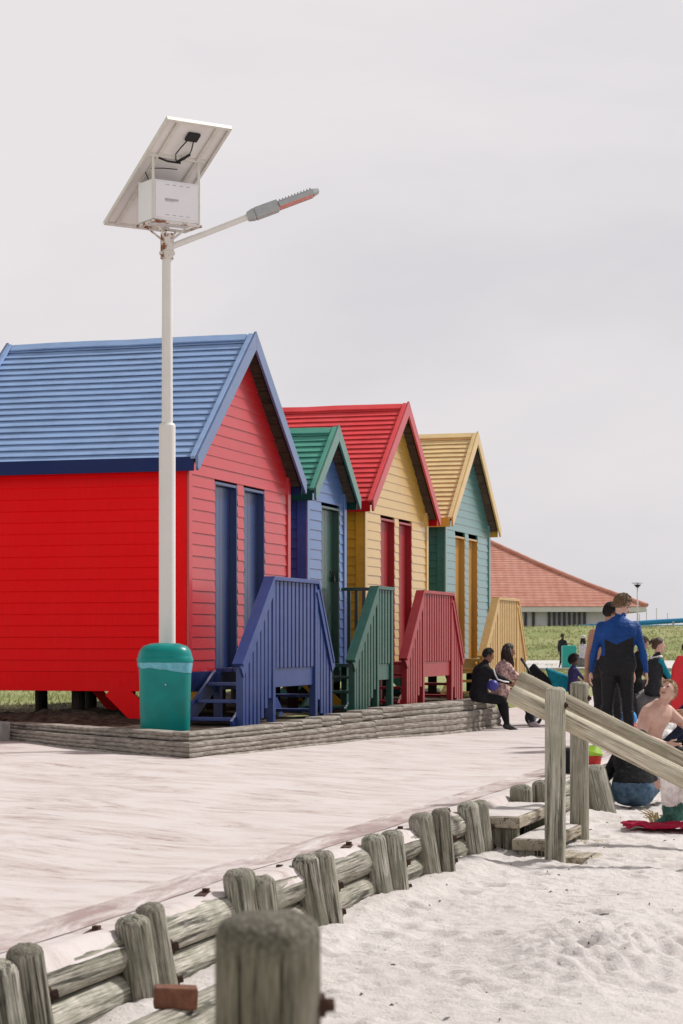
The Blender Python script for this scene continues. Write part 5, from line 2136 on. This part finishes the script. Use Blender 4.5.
for (x, y, r) in ((-.20, -.25, .12), (-.20, .25, .12), (.38, -.24, .09), (.38, .24, .09)):
    mb = MB()
    mb.tube([(x + r * .86 * math.cos(t), y, r + r * .86 * math.sin(t)) for t in [k * math.pi / 10 for k in range(21)]], r * .15, 8)
    w_ = mb.build('wheel', M['tyre'], root, smooth=True)
    mb = MB()
    mb.tube([(x, y - .02, r), (x, y + .02, r)], r * .4, 10)
    for k in range(5):
        an = k * 2 * math.pi / 5
        mb.bar((x, y, r), (x + r * .8 * math.cos(an), y, r + r * .8 * math.sin(an)), .015, .02, (0, 1, 0))
    mb.build('rim', M['lamp_grey'], w_)

# red bodyboard held upright
root = thing('bodyboard', 'red foam bodyboard standing upright behind the shirtless man', 'bodyboard', (4.86, 28.9, .03), .15)
mb = MB()
out = [(-.19, .0), (.19, .0), (.23, .12), (.245, .5), (.22, .78), (.14, .95), (-.12, .95), (-.20, .80), (-.235, .5), (-.225, .12)]
vs = [(x, -.028, z) for x, z in out] + [(x, .028, z) for x, z in out]
n = len(out)
mb.add(vs, [tuple(range(n)), tuple(range(n, 2 * n))[::-1]] + [(k, (k + 1) % n, n + (k + 1) % n, n + k) for k in range(n)])
mb.build('deck', M['red_board'], root, bevel=.012)
mb = MB()
mb.tube([(-.05, -.033, .62), (-.02, -.05, .5), (.03, -.04, .38)], .006, 6)
mb.build('leash', M['black'], root)

mb = MB()
mb.ball((0, 0, 0), .125, 20)
o = mb.build('ball', M['ball'], smooth=True)
o.location = (3.90, 27.9, .13)
tag(o, 'bright blue beach ball on the sand behind the wetsuit legs', 'ball')

# towel
mb = MB()
nx, ny = 34, 18
vs = []
for j in range(ny + 1):
    for i in range(nx + 1):
        x, y = -.42 + .84 * i / nx, -.30 + .6 * j / ny
        x += .03 * fbm((y * 4, 2, 1), 2)
        y += .04 * fbm((x * 4, 5, 1), 2)
        X, Y = 2.56 + x * .85, 15.95 + y * .8
        vs.append((x * .85, y * .8, sand_z(X * S_ + Y * C_, -X * C_ + Y * S_) + .022 + .02 * abs(fbm((x * 6, y * 6, 3), 3)) + .018 * abs(math.sin(x * 9 + y * 5))))
mb.add(vs, [(j * (nx + 1) + i, j * (nx + 1) + i + 1, (j + 1) * (nx + 1) + i + 1, (j + 1) * (nx + 1) + i) for j in range(ny) for i in range(nx)])
o = mb.build('towel', [M['towel']], smooth=True)
md = o.modifiers.new('s', 'SOLIDIFY')
md.thickness = .012
o.location = (2.56, 15.95, 0)
tag(o, 'crumpled crimson towel spread on the sand at the right edge', 'towel')
mb = MB()
rnd = random.Random(4)
for _ in range(38):
    x, y = rnd.uniform(-.09, .09), rnd.uniform(-.07, .07)
    mb.tube([(x, y, 0), (x * 1.4, y * 1.4, rnd.uniform(.04, .10)), (x * 2 + rnd.gauss(0, .04), y * 2, rnd.uniform(.03, .13))], [.008, .006, .002], 5)
o = mb.build('straw', M['straw'])
o.location = (2.60, 16.6, sand_z(2.60 * S_ + 16.6 * C_, -2.60 * C_ + 16.6 * S_))
tag(o, 'handful of dry straw on the sand behind the crimson towel', 'straw')
# beach toys by the thick post
root = thing('toy_bucket', 'small lime green and red plastic toy bucket behind the thick leaning post', 'toy', (2.36, 19.2, .0), .3)
mb = MB()
mb.tube([(0, 0, .0), (0, 0, .12)], [.06, .08], 16)
mb.build('bucket', M['toy_red'], root, smooth=True, autos=True)
mb = MB()
mb.tube([(0, 0, .12), (0, 0, .145), (.02, 0, .20)], [.09, .095, .05], 16)
mb.build('rim', M['lime'], root, smooth=True, autos=True)
mb = MB()
mb.box(-.12, .12, -.08, .08, 0, .26)
o = mb.build('bag', cm_('dark bag cloth', (.016, .016, .02)), bevel=.05, seg=3)
o.location = (1.98, 17.9, 0)
tag(o, 'small dark cloth bag on the paving between the two rail posts', 'bag')

# towels and bags among the group
def crumple(name, label, cat, loc, sx, sy, h, mat, seed, rz=0):
    mb = MB()
    nx, ny = 26, 16
    vs = []
    for j in range(ny + 1):
        for i in range(nx + 1):
            x, y = -sx + 2 * sx * i / nx, -sy + 2 * sy * j / ny
            e = 1 - max(abs(x / sx), abs(y / sy)) ** 4
            vs.append((x + .03 * fbm((y * 4, seed, 1), 2), y + .03 * fbm((x * 4, seed, 3), 2), .02 + h * e * (.6 + .8 * fbm((x * 5, y * 5, seed), 3)) + .015 * abs(math.sin(x * 11 + y * 6))))
    mb.add(vs, [(j * (nx + 1) + i, j * (nx + 1) + i + 1, (j + 1) * (nx + 1) + i + 1, (j + 1) * (nx + 1) + i) for j in range(ny) for i in range(nx)])
    o = mb.build(name, mat, smooth=True)
    o.modifiers.new('s', 'SOLIDIFY').thickness = .012
    o.location = loc
    o.rotation_euler.z = rz
    return tag(o, label, cat)


crumple('towel', 'white towel heaped on the paving behind the shirtless man', 'towel', (3.95, 24.6, .0), .45, .35, .16, cm_('white towelling', (.72, .69, .67)), 3, .3)
crumple('towel', 'red and pale cloth dropped beside the blue beach ball', 'towel', (3.70, 27.5, .0), .25, .2, .10, cm_('red cloth', (.45, .05, .05), (.6, .35, .3)), 9, .8)


def backpack(label, loc, rz, mat, s=1.0):
    root = thing('backpack', label, 'backpack', loc, rz)
    mb = MB()
    loft(mb, [sqring(.15 * s, .10 * s, 0), sqring(.17 * s, .12 * s, .04 * s), sqring(.17 * s, .12 * s, .28 * s), sqring(.15 * s, .10 * s, .38 * s), sqring(.09 * s, .06 * s, .44 * s)])
    mb.build('body', mat, root, smooth=True)
    mb = MB()
    loft(mb, [sqring(.12 * s, .05 * s, .04 * s), sqring(.125 * s, .06 * s, .10 * s), sqring(.11 * s, .05 * s, .20 * s)])
    mb.v = [(x, y - .11 * s, z) for x, y, z in mb.v]
    mb.build('pocket', mat, root, smooth=True)
    mb = MB()
    for x in (-.08, .08):
        mb.tube([(x * s, .10 * s, .40 * s), (x * s, .17 * s, .28 * s), (x * s, .12 * s, .08 * s)], .014 * s, 8)
    mb.build('straps', M['black'], root, smooth=True)
    return root


backpack('charcoal backpack lying beside the grey rocks of the seated pair', (4.35, 31.4, .0), .5, cm_('charcoal canvas', (.03, .03, .034)))
backpack('navy backpack on the paving right of the white towel', (4.02, 23.4, .0), -.4, cm_('navy canvas', (.012, .018, .06)), 1.1)
